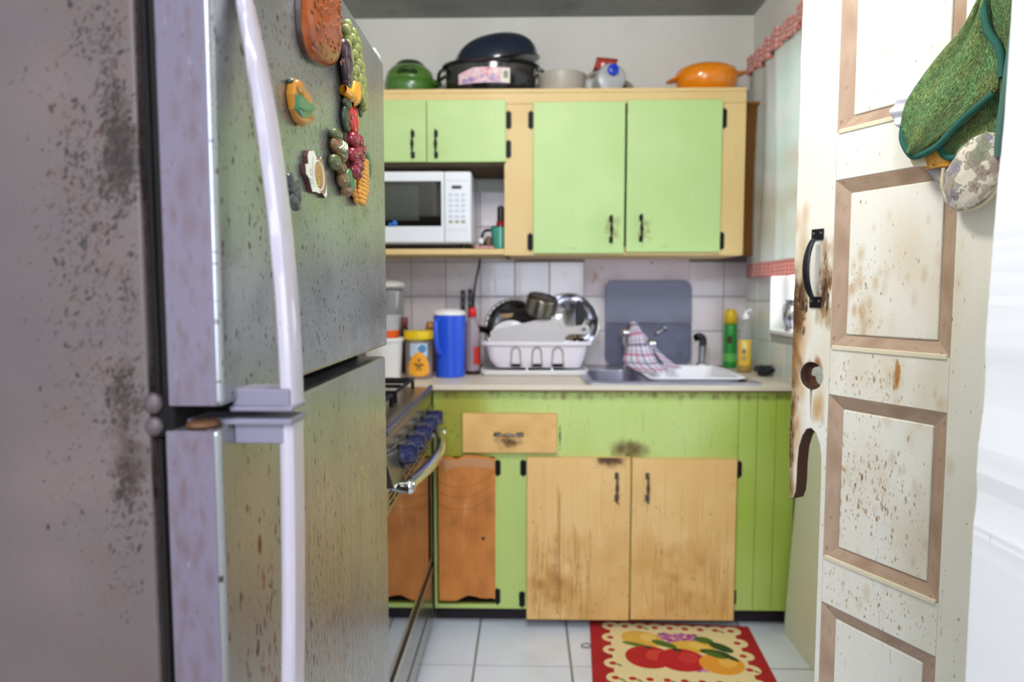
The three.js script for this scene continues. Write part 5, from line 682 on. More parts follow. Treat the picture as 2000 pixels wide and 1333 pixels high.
{
  // cutting board
  const s = shapeOf([[-0.15, 0.0], [-0.152, 0.052], [-0.148, 0.058], [0.1, 0.118], [0.112, 0.112], [0.128, 0.078], [0.142, 0.072], [0.235, 0.084], [0.245, 0.075], [0.246, 0.052], [0.236, 0.044], [0.165, 0.044], [0.148, 0.03], [0.14, -0.07], [-0.13, -0.07]]);
  const h = new THREE.Path(); h.absellipse(0.222, 0.0635, 0.009, 0.007, 0, 2 * PI); s.holes.push(h);
  const c = thing('cutting_board', 'translucent white cutting board with a handle lying across the dish rack', 'cutting board', [0.005, 1.01, -2.656]);
  const bt = tex(256, 256, (x, w, hh, R) => { fill(x, w, hh, [178, 174, 176]); mottle(x, w, hh, R, [196, 180, 160], 16, 10, 50, 0.4); streaks(x, w, hh, R, [180, 176, 180], 40, 0.05, 0.2, 1, 0.4); }, 141);
  put(c, 'board', uvBox(ext(s, 0.009, 0.002).rotateX(-0.18), [-0.16, 0.25], [-0.07, 0.12], [0, 1]), phys(0xffffff, 0.35, { map: bt }));
  // plates, pans and bowl behind it
  const stand = (g, yaw, tilt, x, y, z) => g.rotateX(PI / 2 + tilt).rotateY(yaw).translate(x, y, z);
  const plate = [[0, 0], [0.05, 0], [0.056, 0.002], [0.085, 0.012], [0.088, 0.014], [0.085, 0.016], [0.054, 0.007], [0, 0.005]];
  const p = placed(thing('white_plate', 'white plate standing on edge at the left end of the dish rack', 'plate', [-0.06, 1.03, -2.67])); put(p, 'plate_disc', stand(lathe(plate, 0, 0, 0, 48), 0.1, -0.25, -0.066, 1.02, -2.712), M.whiteGloss);
  const f = placed(thing('frying_pan', 'black frying pan with a riveted silver rim standing in the dish rack', 'pan', [0.0, 1.06, -2.76]));
  const N = 64, pan = lathe([[0, 0], [0.09, 0], [0.112, 0.028], [0.116, 0.03], [0.117, 0.034], [0.112, 0.034], [0.088, 0.006], [0, 0.005]], 0, 0, 0, N);
  const px = -0.052, py = 1.072, pz = -2.79; put(f, 'pan_body', stand(pan, -0.15, -0.28, px, py, pz), phys(0x131012, 0.25, { clearcoat: 0.4 }));
  put(f, 'rim_ring', stand(flat(new THREE.TorusGeometry(0.115, 0.0085, 10, N).rotateX(PI / 2).translate(0, 0.033, 0)), -0.15, -0.28, px, py, pz), M.steel);
  put(f, 'rim_bead', Array.from({ length: 30 }, (_, i) => { const a = i / 30 * 2 * PI; return stand(ell(0.0075, 0.006, 0.0075, 0.115 * Math.cos(a), 0.041, 0.115 * Math.sin(a), 8), -0.15, -0.28, px, py, pz); }), std(0xb0a898, 0.3, 0.8));
  put(f, 'food_stain', stand(flat(new THREE.CircleGeometry(0.022, 18).rotateX(-PI / 2).scale(1.3, 1, 0.8).translate(-0.035, 0.0075, -0.06)), -0.15, -0.28, px, py, pz), std(0xa08060, 0.3, 0.5)); put(f, 'handle', rod(V(-0.15, 1.06, -2.765), V(-0.2, 1.075, -2.71), 0.011, 0.015), M.black);
  const k = placed(thing('steel_saucepan', 'small stainless steel saucepan upside down on top of the dishes', 'saucepan', [0.05, 1.18, -2.74]));
  const sp = lathe([[0, 0.066], [0.056, 0.066], [0.064, 0.06], [0.068, 0.0], [0.071, -0.003], [0.066, -0.004], [0.062, 0.056], [0, 0.061]], 0, 0, 0, 44).rotateX(0.25).rotateZ(-0.22).translate(0.052, 1.14, -2.712); put(k, 'pot', sp, std(0x8f8a80, 0.24, 1));
  put(k, 'base_ring', flat(new THREE.TorusGeometry(0.056, 0.004, 8, 40).rotateX(PI / 2).translate(0, 0.066, 0)).rotateX(0.25).rotateZ(-0.22).translate(0.052, 1.14, -2.712), M.darkSteel); put(k, 'handle', rod(V(0.0, 1.15, -2.70), V(-0.11, 1.145, -2.665), 0.008, 0.01), M.black);
  const b = placed(thing('mixing_bowl', 'large shiny steel mixing bowl standing on its edge in the rack', 'bowl', [0.17, 1.07, -2.76]));
  const bowl = lathe([[0, 0], [0.045, 0.002], [0.085, 0.02], [0.112, 0.055], [0.118, 0.08], [0.121, 0.081], [0.114, 0.056], [0.087, 0.017], [0.046, -0.002], [0, -0.004]], 0, 0, 0, 56); put(b, 'bowl_body', stand(bowl, 0.22, -0.3, 0.165, 1.08, -2.82), std(0xd8d8de, 0.16, 1)); put(b, 'rolled_rim', stand(flat(new THREE.TorusGeometry(0.119, 0.003, 8, 56).rotateX(PI / 2).translate(0, 0.08, 0)), 0.22, -0.3, 0.165, 1.08, -2.82), M.chrome);
  const u = placed(thing('black_spatula', 'dark leaf-shaped spatula blade upright in front of the steel bowl', 'spatula', [0.21, 1.1, -2.69])); const bs = shapeOf([[0, -0.01], [0.02, 0.02], [0.027, 0.055], [0.018, 0.092], [0, 0.118], [-0.011, 0.095], [-0.013, 0.05], [-0.009, 0.005]]);
  put(u, 'blade', ext(bs, 0.004, 0.001).rotateY(-0.2).translate(0.207, 1.078, -2.685), std(0x0b0b14, 0.5)); put(u, 'shaft', rod(V(0.208, 1.09, -2.69), V(0.202, 0.99, -2.69), 0.004), M.black);
  const g = placed(thing('black_cup', 'small black cup with a white dot under the cutting board handle', 'cup', [0.2, 1.0, -2.64])); put(g, 'cup_body', lathe([[0, 0], [0.018, 0], [0.024, 0.04], [0.022, 0.04], [0.016, 0.004], [0, 0.003]], 0.205, 1.0, -2.645, 28), M.black); put(g, 'handle', tube([V(0.222, 1.034, -2.63), V(0.236, 1.03, -2.624), V(0.234, 1.012, -2.626), V(0.222, 1.008, -2.632)], 0.003, 16, 8), M.black); put(g, 'dot', ell(0.0045, 0.006, 0.002, 0.198, 1.027, -2.6225), M.whiteGloss);
}
// ---------------------------------------------------------------- panelled door standing open into the kitchen
const DOOR = { at: [0.5845, 0, -1.45], turn: -63 * PI / 180 };
{
  const t = thing('panelled_door', 'old cream panelled door with a broken lock stile and brown grime at its edge', 'door', DOOR.at, DOOR.turn);
  const sx = [-0.02, 0.41], sy = [0, 2.0];
  const dt = tex(1024, 2048, (x, w, h, R) => {
    const P = (s, y) => [(s - sx[0]) / (sx[1] - sx[0]), 1 - y / 2];
    const area = (s0, y0, s1, y1) => { const a = P(s0, y1), b = P(s1, y0); return [a[0], a[1], b[0], b[1]]; };
    const spot = (s, y, ds, dy) => { const [a, b] = P(s, y); return near(a, b, ds / 0.43, dy / 2); };
    fill(x, w, h, [234, 232, 222]); mottle(x, w, h, R, [222, 214, 196], 60, 60, 220, 0.28); mottle(x, w, h, R, [206, 204, 186], 40, 60, 200, 0.3, area(0.28, 0, 0.41, 1.2)); mottle(x, w, h, R, [196, 172, 132], 40, 30, 120, 0.3, area(0.0, 0.7, 0.33, 1.35));
    // grime along the handle edge
    mottle(x, w, h, R, [200, 160, 112], 60, 20, 70, 0.5, area(-0.02, 0.75, 0.02, 1.4)); blotch(x, w, h, R, [120, 78, 34], 60, 8, 34, 0.4, spot(-0.004, 1.05, 0.02, 0.3)); blotch(x, w, h, R, [120, 78, 34], 40, 6, 26, 0.4, spot(0.062, 1.22, 0.022, 0.1)); mottle(x, w, h, R, [104, 66, 26], 60, 10, 34, 0.55, area(-0.02, 0.76, -0.002, 1.27)); mottle(x, w, h, R, [84, 50, 20], 46, 10, 36, 0.6, area(-0.018, 1.14, 0.018, 1.25)); specks(x, w, h, R, DIRT, 260, 1.5, 9, spot(0.0, 1.19, 0.03, 0.07), 1.3, 0.75);
    specks(x, w, h, R, DIRT, 150, 1.5, 9, spot(0.068, 1.23, 0.018, 0.08), 2.2, 0.75); mottle(x, w, h, R, [130, 84, 40], 20, 10, 36, 0.5, area(0.055, 1.16, 0.085, 1.32)); specks(x, w, h, R, DIRT, 240, 1.2, 6, spot(-0.008, 0.9, 0.012, 0.2), 2, 0.75);
    mottle(x, w, h, R, [110, 60, 24], 14, 8, 22, 0.5, area(0.005, 1.05, 0.07, 1.085)); mottle(x, w, h, R, [180, 130, 66], 12, 10, 40, 0.4, area(0.045, 0.94, 0.075, 1.0));
    // spatters over panels and rails
    const RST = [[150, 108, 58], [120, 82, 42], [96, 66, 38], [176, 136, 84]];
    blotch(x, w, h, R, [168, 128, 80], 60, 6, 30, 0.3, () => P(0.08 + 0.26 * R(), 0.6 + 0.85 * R())); specks(x, w, h, R, RST, 1100, 0.8, 5, () => P(0.06 + 0.35 * R(), 2 * R()), 1.2, 0.5); blotch(x, w, h, R, [176, 132, 80], 36, 6, 24, 0.4, spot(0.14, 1.2, 0.06, 0.12)); specks(x, w, h, R, RST, 620, 1, 7, spot(0.17, 0.83, 0.16, 0.2), 1.2, 0.7); specks(x, w, h, R, RST, 240, 1, 6, spot(0.2, 0.62, 0.2, 0.08), 1.2, 0.6); specks(x, w, h, R, RST, 200, 1, 6, spot(0.18, 1.05, 0.14, 0.06), 1.2, 0.55); specks(x, w, h, R, RST, 220, 1, 5, spot(0.13, 1.22, 0.1, 0.12), 1, 0.5);
    specks(x, w, h, R, MOLD, 90, 1, 5, () => P(0.05 + 0.35 * R(), 2 * R()), 1, 0.6); mottle(x, w, h, R, [170, 120, 60], 2, 20, 26, 0.8, area(0.225, 1.05, 0.228, 1.07)); specks(x, w, h, R, [[168, 112, 48]], 3, 12, 18, () => P(0.23, 1.07), 2, 0.8);
    streaks(x, w, h, R, [120, 92, 58], 18, 0.01, 0.035, 2.5, 0.6, area(0.1, 0.3, 0.34, 0.9)); streaks(x, w, h, R, [60, 44, 30], 6, 0.02, 0.05, 3, 0.7, area(0.15, 0.35, 0.25, 0.45)); specks(x, w, h, R, [[250, 248, 240]], 60, 1, 4, undefined, 1, 0.6); grain(x, w, h, R, 7);
  }, 201);
  const paint = std(0xffffff, 0.5, 0, { map: dt }), U = (g) => uvBox(g, sx, sy, [-0.04, 0.01]), T = 0.035;
  const moldT = tex(256, 256, (x, w, h, R) => { fill(x, w, h, [178, 152, 130]); mottle(x, w, h, R, [140, 112, 88], 30, 14, 60, 0.35); specks(x, w, h, R, DIRT, 60, 0.8, 5, undefined, 1, 0.5); grain(x, w, h, R, 8); }, 202), moldM = std(0xffffff, 0.6, 0, { map: moldT }), ledge = std(0xddd3b8, 0.6), inner = std(0x4a3020, 0.9);
  // lock stile: worn edge, keyhole-shaped hole with a crack, broken away below the arch
  const R = rng(203), s = [[0.0825, 2.0], [0.0825, 0.012], [0.0715, 0.012], [0.0715, 0.84], [0.0705, 0.875], [0.066, 0.903], [0.056, 0.925], [0.043, 0.9335], [0.031, 0.929], [0.020, 0.912], [0.012, 0.886], [0.009, 0.85], [0.0085, 0.81], [0.0065, 0.785], [0.003, 0.776], [0.001, 0.769], [-0.002, 0.773], [-0.005, 0.766], [-0.008, 0.785], [-0.009, 0.81]];
  for (let i = 1; i < 60; i++) s.push([-0.0125 + (R() - 0.5) * 0.0016 + (i < 25 ? 0.0005 * Math.sin(i) : 0), lerp(0.83, 2.0, i / 60)]); s.push([-0.013, 2.0]);
  const st = shapeOf(s), hole = new THREE.Path(), hp = [];
  for (let i = 0; i <= 40; i++) { const a = -PI / 2 + 0.12 + i / 40 * (2 * PI - 0.24); hp.push([0.039 + 0.0295 * Math.cos(a), 1.0445 + 0.0295 * Math.sin(a)]); }
  hp.push([0.037, 0.99], [0.0405, 0.945], [0.0415, 0.945], [0.0405, 0.99]);
  hp.forEach((p, i) => (i ? hole.lineTo(...p) : hole.moveTo(...p))); hole.closePath(); st.holes.push(hole);
  const lock = put(t, 'lock_stile', U(ext(st, T, 0.0012).translate(0, 0, -T)), paint, 'grimy lock stile, broken away at the bottom');
  put(lock, 'hole_lining', [loft([0, 1].map((k) => Array.from({ length: 40 }, (_, i) => { const a = i / 40 * 2 * PI; return V(0.039 + 0.0293 * Math.cos(a), 1.0445 + 0.0293 * Math.sin(a), -0.002 - k * (T - 0.004)); })), false, false)], inner);
  const splin = shapeOf([[0.011, 1.05], [0.013, 1.065], [0.024, 1.072], [0.044, 1.0735], [0.034, 1.062], [0.028, 1.061], [0.021, 1.056], [0.018, 1.046], [0.02, 1.042], [0.029, 1.0415], [0.033, 1.03], [0.046, 1.0205], [0.058, 1.018], [0.04, 1.0155], [0.024, 1.019], [0.014, 1.03]]);
  put(lock, 'splintered_wood', ext(splin, 0.004, 0.0008).translate(0, 0, -0.026), std(0x5c3824, 0.85), 'brown splinters left inside the knob hole');
  put(lock, 'crack_lining', box(0.0365, 0.0425, 0.93, 1.016, -T + 0.001, -T + 0.008, 0.0005), inner);
  const strip = (pts) => { const pos = [], uv = []; for (let i = 0; i < pts.length - 1; i++) { const [a, b] = [pts[i], pts[i + 1]]; for (const [p, z] of [[a, -0.0015], [b, -0.0015], [b, -T + 0.001], [a, -0.0015], [b, -T + 0.001], [a, -T + 0.001]]) { pos.push(p[0], p[1], z); uv.push(0, 0); } } const q = new THREE.BufferGeometry(); q.setAttribute('position', new THREE.Float32BufferAttribute(pos, 3)); q.setAttribute('uv', new THREE.Float32BufferAttribute(uv, 2)); q.computeVertexNormals(); return q; };
  put(lock, 'arch_lining', strip([[0.0719, 0.84], [0.0709, 0.875], [0.0663, 0.9034], [0.056, 0.9246], [0.043, 0.9331], [0.031, 0.9286], [0.0204, 0.9118], [0.0124, 0.886], [0.0094, 0.85], [0.0089, 0.81], [0.0069, 0.785], [0.003, 0.7755], [0.001, 0.7685], [-0.002, 0.7725], [-0.005, 0.7655], [-0.0084, 0.785]]), inner, 'raw dark wood inside the broken arch');
  const cols = [[0.083, 0.3225], [0.4125, 0.651]], rows = [[1.541, 1.88], [1.108, 1.446], [0.668, 1.011], [0.235, 0.5705]];
  put(t, 'middle_stile', U(box(0.3228, 0.4122, 0.012, 2.0, -T, 0, 0.0012)), paint); put(t, 'hinge_stile', U(box(0.6513, 0.745, 0.012, 2.0, -T, 0, 0.0012)), paint);
  for (const [a, b] of cols) {
    const rails = [[1.88, 2.0], [1.446, 1.541], [1.011, 1.108], [0.5705, 0.668], [0.012, 0.235]];
    for (const [y0, y1] of rails) put(t, 'rail', U(box(a, b, y0 + 0.0003, y1 - 0.0003, -T, -0.0004, 0.0012)), paint);
    for (const [y0, y1] of rows) {
      const m = 0.027, dz = -0.0125, pn = put(t, 'panel', U(merge([box(a + m * 0.6, b - m * 0.6, y0 + m * 0.6, y1 - m * 0.6, -T + 0.004, dz - 0.001, 0.001), box(a + m + 0.001, b - m - 0.001, y0 + m + 0.001, y1 - m - 0.001, dz - 0.003, dz + 0.0035, 0.003, 3)])), paint);
      const q = (pts) => { const g = new THREE.BufferGeometry(), [A, B, C, D] = pts, pos = [], uv = [0, 0, 1, 0, 1, 0.3, 0, 0, 1, 0.3, 0, 0.3]; for (const p of [A, B, C, A, C, D]) pos.push(...p); g.setAttribute('position', new THREE.Float32BufferAttribute(pos, 3)); g.setAttribute('uv', new THREE.Float32BufferAttribute(uv, 2)); g.computeVertexNormals(); return g; };
      const o = [[a, y0], [b, y0], [b, y1], [a, y1]], n = [[a + m, y0 + m], [b - m, y0 + m], [b - m, y1 - m], [a + m, y1 - m]], z0 = -0.0008;
      for (let i = 0; i < 4; i++) { const k = (i + 1) % 4; put(pn, 'panel_molding', q([[...o[i], z0], [...o[k], z0], [...n[k], dz], [...n[i], dz]]), moldM, 'tan bevelled molding round the panel'); }
      put(pn, 'ledge', box(a + 0.004, b - 0.004, y0 - 0.004, y0 + 0.005, -0.006, 0.0022, 0.0015), ledge);
    }
  }
  // pull handle: two plates with a strap between
  const hd = put(t, 'pull_handle', (() => {
    const rings = []; for (let i = 0; i <= 30; i++) { const a = i / 30, y = lerp(1.332, 1.21, a), arch = Math.pow(Math.sin(PI * clamp(a * 0.94 + 0.03)), 0.55), wd = 0.0062 + 0.0022 * Math.sin(PI * a), z = 0.004 + 0.029 * arch; rings.push(Array.from({ length: 12 }, (_, j) => { const q = j / 12 * 2 * PI; return V(0.0455 + wd * Math.cos(q), y, z + 0.0045 * Math.sin(q))})); }
    return loft(rings.reverse());
  })(), std(0x34363a, 0.42, 0.75), 'black iron pull handle');
  for (const y of [1.341, 1.2005]) { put(hd, 'handle_plate', box(0.031, 0.060, y - 0.0115, y + 0.0115, 0.0004, 0.0035, 0.0012), std(0x26262a, 0.5, 0.7)); for (const dx of [-0.009, 0.009]) put(hd, 'screw', ell(0.0032, 0.0032, 0.0016, 0.0455 + dx, y + 0.002, 0.0037, 10), M.ironWorn); }
}
{
  const here = (name, label, category, group) => thing(name, label, category, DOOR.at, DOOR.turn, group);
  const terryBump = tex(512, 512, (x, w, h, R) => { fill(x, w, h, [128, 128, 128]); for (let i = 0; i < 9000; i++) { const v = Math.floor(60 + 180 * R()); x.strokeStyle = `rgb(${v},${v},${v})`; x.lineWidth = 3; const px = R() * w, py = R() * h; x.beginPath(); x.moveTo(px, py); x.lineTo(px + (R() - 0.5) * 12, py + 4 + R() * 9); x.stroke(); } }, 211, false, true); terryBump.repeat.set(1, 1);
  const terry = (seed, base, spots) => tex(512, 512, (x, w, h, R) => { fill(x, w, h, base); for (const c of spots) mottle(x, w, h, R, c, 26, 20, 90, 0.5); mottle(x, w, h, R, [120, 84, 40], 16, 14, 70, 0.4, [0.4, 0, 1, 0.6]); for (let i = 0; i < 9000; i++) { const k = R(), c = k < 0.38 ? [24, 52, 30] : k < 0.7 ? [138, 176, 104] : k < 0.9 ? [186, 196, 130] : [130, 92, 44]; x.fillStyle = rgba(c, 0.6 * R()); x.fillRect(R() * w, R() * h, 2 + 4 * R(), 4 + 6 * R()); } }, seed);
  const gm = (seed) => std(0xffffff, 1, 0, { map: terry(seed, [112, 148, 90], [[128, 168, 108], [66, 108, 66], [140, 140, 80], [80, 140, 96]]), bumpMap: terryBump, bumpScale: 0.006 }), bind = std(0x1f5c50, 0.85);
  const P3 = (a) => a.map((p) => V(p[0], p[1], p[2]));
  const flap = (L, Rr, z0, bulge, folds) => { const cl = smooth(L), cr = smooth(Rr); return (u, v) => { const p = cl(v).lerp(cr(v), u); p.z = z0 + bulge * Math.pow(Math.sin(PI * clamp(u * 0.9 + 0.05)), 0.7) * Math.pow(v + 0.12, 0.45) + folds * Math.sin(u * 13 + v * 2.2) * (0.35 + 0.65 * (1 - v)); return p; }; };
  const t = here('green_potholder', 'green terry potholder cloth with dark teal binding hanging folded on the door', 'potholder');
  put(t, 'front_flap', patch(flap([[0.372, 1.70], [0.343, 1.65], [0.311, 1.621], [0.275, 1.583], [0.251, 1.548], [0.246, 1.506], [0.262, 1.466]], [[0.38, 1.70], [0.39, 1.645], [0.403, 1.60], [0.402, 1.56], [0.395, 1.529], [0.345, 1.492], [0.277, 1.456]], 0.03, 0.022, 0.0048), 48, 44, 0.006), gm(212));
  put(t, 'back_flap', patch(flap([[0.35, 1.58], [0.325, 1.51], [0.306, 1.468], [0.333, 1.444]], [[0.41, 1.6], [0.408, 1.53], [0.398, 1.476], [0.372, 1.449]], 0.022, 0.01, 0.0015), 22, 26, 0.006), gm(213));
  put(t, 'side_flap', patch(flap([[0.377, 1.70], [0.39, 1.635], [0.401, 1.595], [0.405, 1.5]], [[0.432, 1.71], [0.43, 1.64], [0.424, 1.57], [0.412, 1.47]], 0.034, 0.008, 0.001), 18, 26, 0.006), gm(214));
  put(t, 'binding', [tube(P3([[0.2465, 1.515, 0.037], [0.248, 1.49, 0.04], [0.263, 1.463, 0.043], [0.279, 1.455, 0.044], [0.314, 1.466, 0.046], [0.35, 1.497, 0.047], [0.397, 1.53, 0.045]]), 0.0055, 60, 10), tube(P3([[0.374, 1.71, 0.036], [0.374, 1.672, 0.042], [0.384, 1.63, 0.046], [0.403, 1.592, 0.046], [0.409, 1.55, 0.046]]), 0.0058, 50, 10), tube(P3([[0.305, 1.475, 0.029], [0.315, 1.453, 0.031], [0.333, 1.4435, 0.032], [0.36, 1.447, 0.032], [0.396, 1.466, 0.03]]), 0.0055, 40, 10)], bind, 'dark teal binding'); put(t, 'binding', tube(P3([[0.434, 1.71, 0.05], [0.431, 1.64, 0.055], [0.424, 1.57, 0.055], [0.413, 1.47, 0.05], [0.41, 1.43, 0.045]]), 0.007, 40, 10), std(0x4d7068, 0.9), 'greyish teal binding of the far edge');
  put(t, 'hanging_loop', tube(P3([[0.37, 1.69, 0.034], [0.362, 1.715, 0.03], [0.376, 1.73, 0.022], [0.388, 1.715, 0.03], [0.382, 1.69, 0.036]]), 0.003, 30, 8), bind);
  const hk = here('door_hook', 'small black hook screwed to the door above the hanging cloths', 'hook'); put(hk, 'hook_plate', box(0.366, 0.386, 1.71, 1.76, 0, 0.004, 0.0015), M.iron); put(hk, 'hook_arm', tube(P3([[0.376, 1.735, 0.003], [0.376, 1.728, 0.018], [0.376, 1.726, 0.03], [0.376, 1.738, 0.038]]), 0.0035, 20, 8), M.iron);
  const flor = tex(512, 512, (x, w, h, R) => { fill(x, w, h, [214, 206, 190]); for (let i = 0; i < 34; i++) { const px = R() * w, py = R() * h, r = 40 + 34 * R(), c = [[150, 136, 124], [136, 132, 152], [128, 134, 112], [176, 160, 140], [226, 222, 212]][i % 5]; for (let k = 0; k < 5; k++) { const a = k / 5 * 2 * PI + i; x.fillStyle = rgba(c, 0.7); x.beginPath(); x.ellipse(px + Math.cos(a) * r * 0.6, py + Math.sin(a) * r * 0.6, r * 0.6, r * 0.4, a, 0, 2 * PI); x.fill(); x.strokeStyle = 'rgba(90,84,76,.5)'; x.lineWidth = 2; x.stroke(); } } for (let i = 0; i < 40; i++) { x.fillStyle = 'rgba(96,110,84,.6)'; x.beginPath(); x.ellipse(R() * w, R() * h, 16, 6, R() * 6, 0, 2 * PI); x.fill(); } }, 215);
  const m = here('oven_mitt', 'padded oven mitt with grey roses on cream, lowest of the hanging cloths', 'mitt');
  { const g = new THREE.SphereGeometry(1, 40, 30), p = g.attributes.position; for (let i = 0; i < p.count; i++) { let a = p.getX(i), b = p.getY(i), c = p.getZ(i); const k = b > 0 ? 1 - 0.12 * b : 1; p.setXYZ(i, 0.366 + a * 0.049 * k + b * 0.008 + 0.003 * noise3.noise(a * 2, b * 2, c * 2), 1.415 + b * 0.06 + a * 0.008, 0.030 + c * 0.02 + 0.003 * noise3.noise(a * 3 + 9, b * 3, c)); } g.computeVertexNormals(); uvBox(flat(g), [0, 1], [0, 1], [0, 1]); put(m, 'padding', uvBox(flat(g), [0.31, 0.41], [1.35, 1.48], [0, 0.06]), std(0xffffff, 0.95, 0, { map: flor })); }
  put(m, 'edge_piping', tube(P3([[0.316, 1.43, 0.03], [0.315, 1.4, 0.03], [0.326, 1.37, 0.03], [0.352, 1.355, 0.03], [0.385, 1.365, 0.03], [0.406, 1.395, 0.03], [0.412, 1.43, 0.03]]), 0.003, 50, 8), std(0xcfc4a6, 0.9)); put(m, 'thumb_flap', patch(flap([[0.268, 1.455], [0.274, 1.438], [0.29, 1.42], [0.304, 1.408]], [[0.32, 1.455], [0.318, 1.44], [0.316, 1.425], [0.31, 1.41]], 0.012, 0.006, 0), 12, 12, 0.006), std(0xa7a0a2, 0.95), 'grey lining flap');
  const orn = tex(256, 256, (x, w, h, R) => { fill(x, w, h, [226, 158, 60]); mottle(x, w, h, R, [232, 200, 130], 14, 14, 50, 0.6); specks(x, w, h, R, [[60, 40, 24], [96, 66, 30]], 30, 3, 14, undefined, 1, 0.7); streaks(x, w, h, R, [80, 50, 20], 8, 0.2, 0.5, 5, 0.7); }, 216);
  const oc = here('orange_cloth', 'orange printed cloth edge peeking out under the green potholder', 'cloth'); put(oc, 'cloth_edge', patch(flap([[0.262, 1.5], [0.262, 1.47], [0.266, 1.455], [0.281, 1.434]], [[0.36, 1.5], [0.358, 1.47], [0.354, 1.45], [0.345, 1.43]], 0.016, 0.012, 0.002), 26, 16, 0.004), std(0xffffff, 0.95, 0, { map: orn })); put(oc, 'pale_corner', patch(flap([[0.256, 1.47], [0.257, 1.458], [0.262, 1.446], [0.27, 1.44]], [[0.278, 1.47], [0.28, 1.458], [0.284, 1.446], [0.286, 1.438]], 0.026, 0.006, 0.001), 10, 10, 0.004), std(0xdccdb0, 0.95));
  const wc = here('white_cloth', 'bit of pleated white cloth showing left of the green potholder', 'cloth'); put(wc, 'cloth_fold', patch((u, v) => { const p = smooth([[0.265, 1.598], [0.228, 1.574], [0.211, 1.553], [0.217, 1.528], [0.24, 1.503]])(v).lerp(smooth([[0.30, 1.58], [0.29, 1.55], [0.285, 1.53], [0.28, 1.51], [0.27, 1.49]])(v), u); p.z = 0.008 + 0.012 * Math.sin(PI * v) + 0.004 * Math.sin(v * 26 + u * 4); return p; }, 16, 50, 0.003), std(0xe8e8f2, 0.95));
}
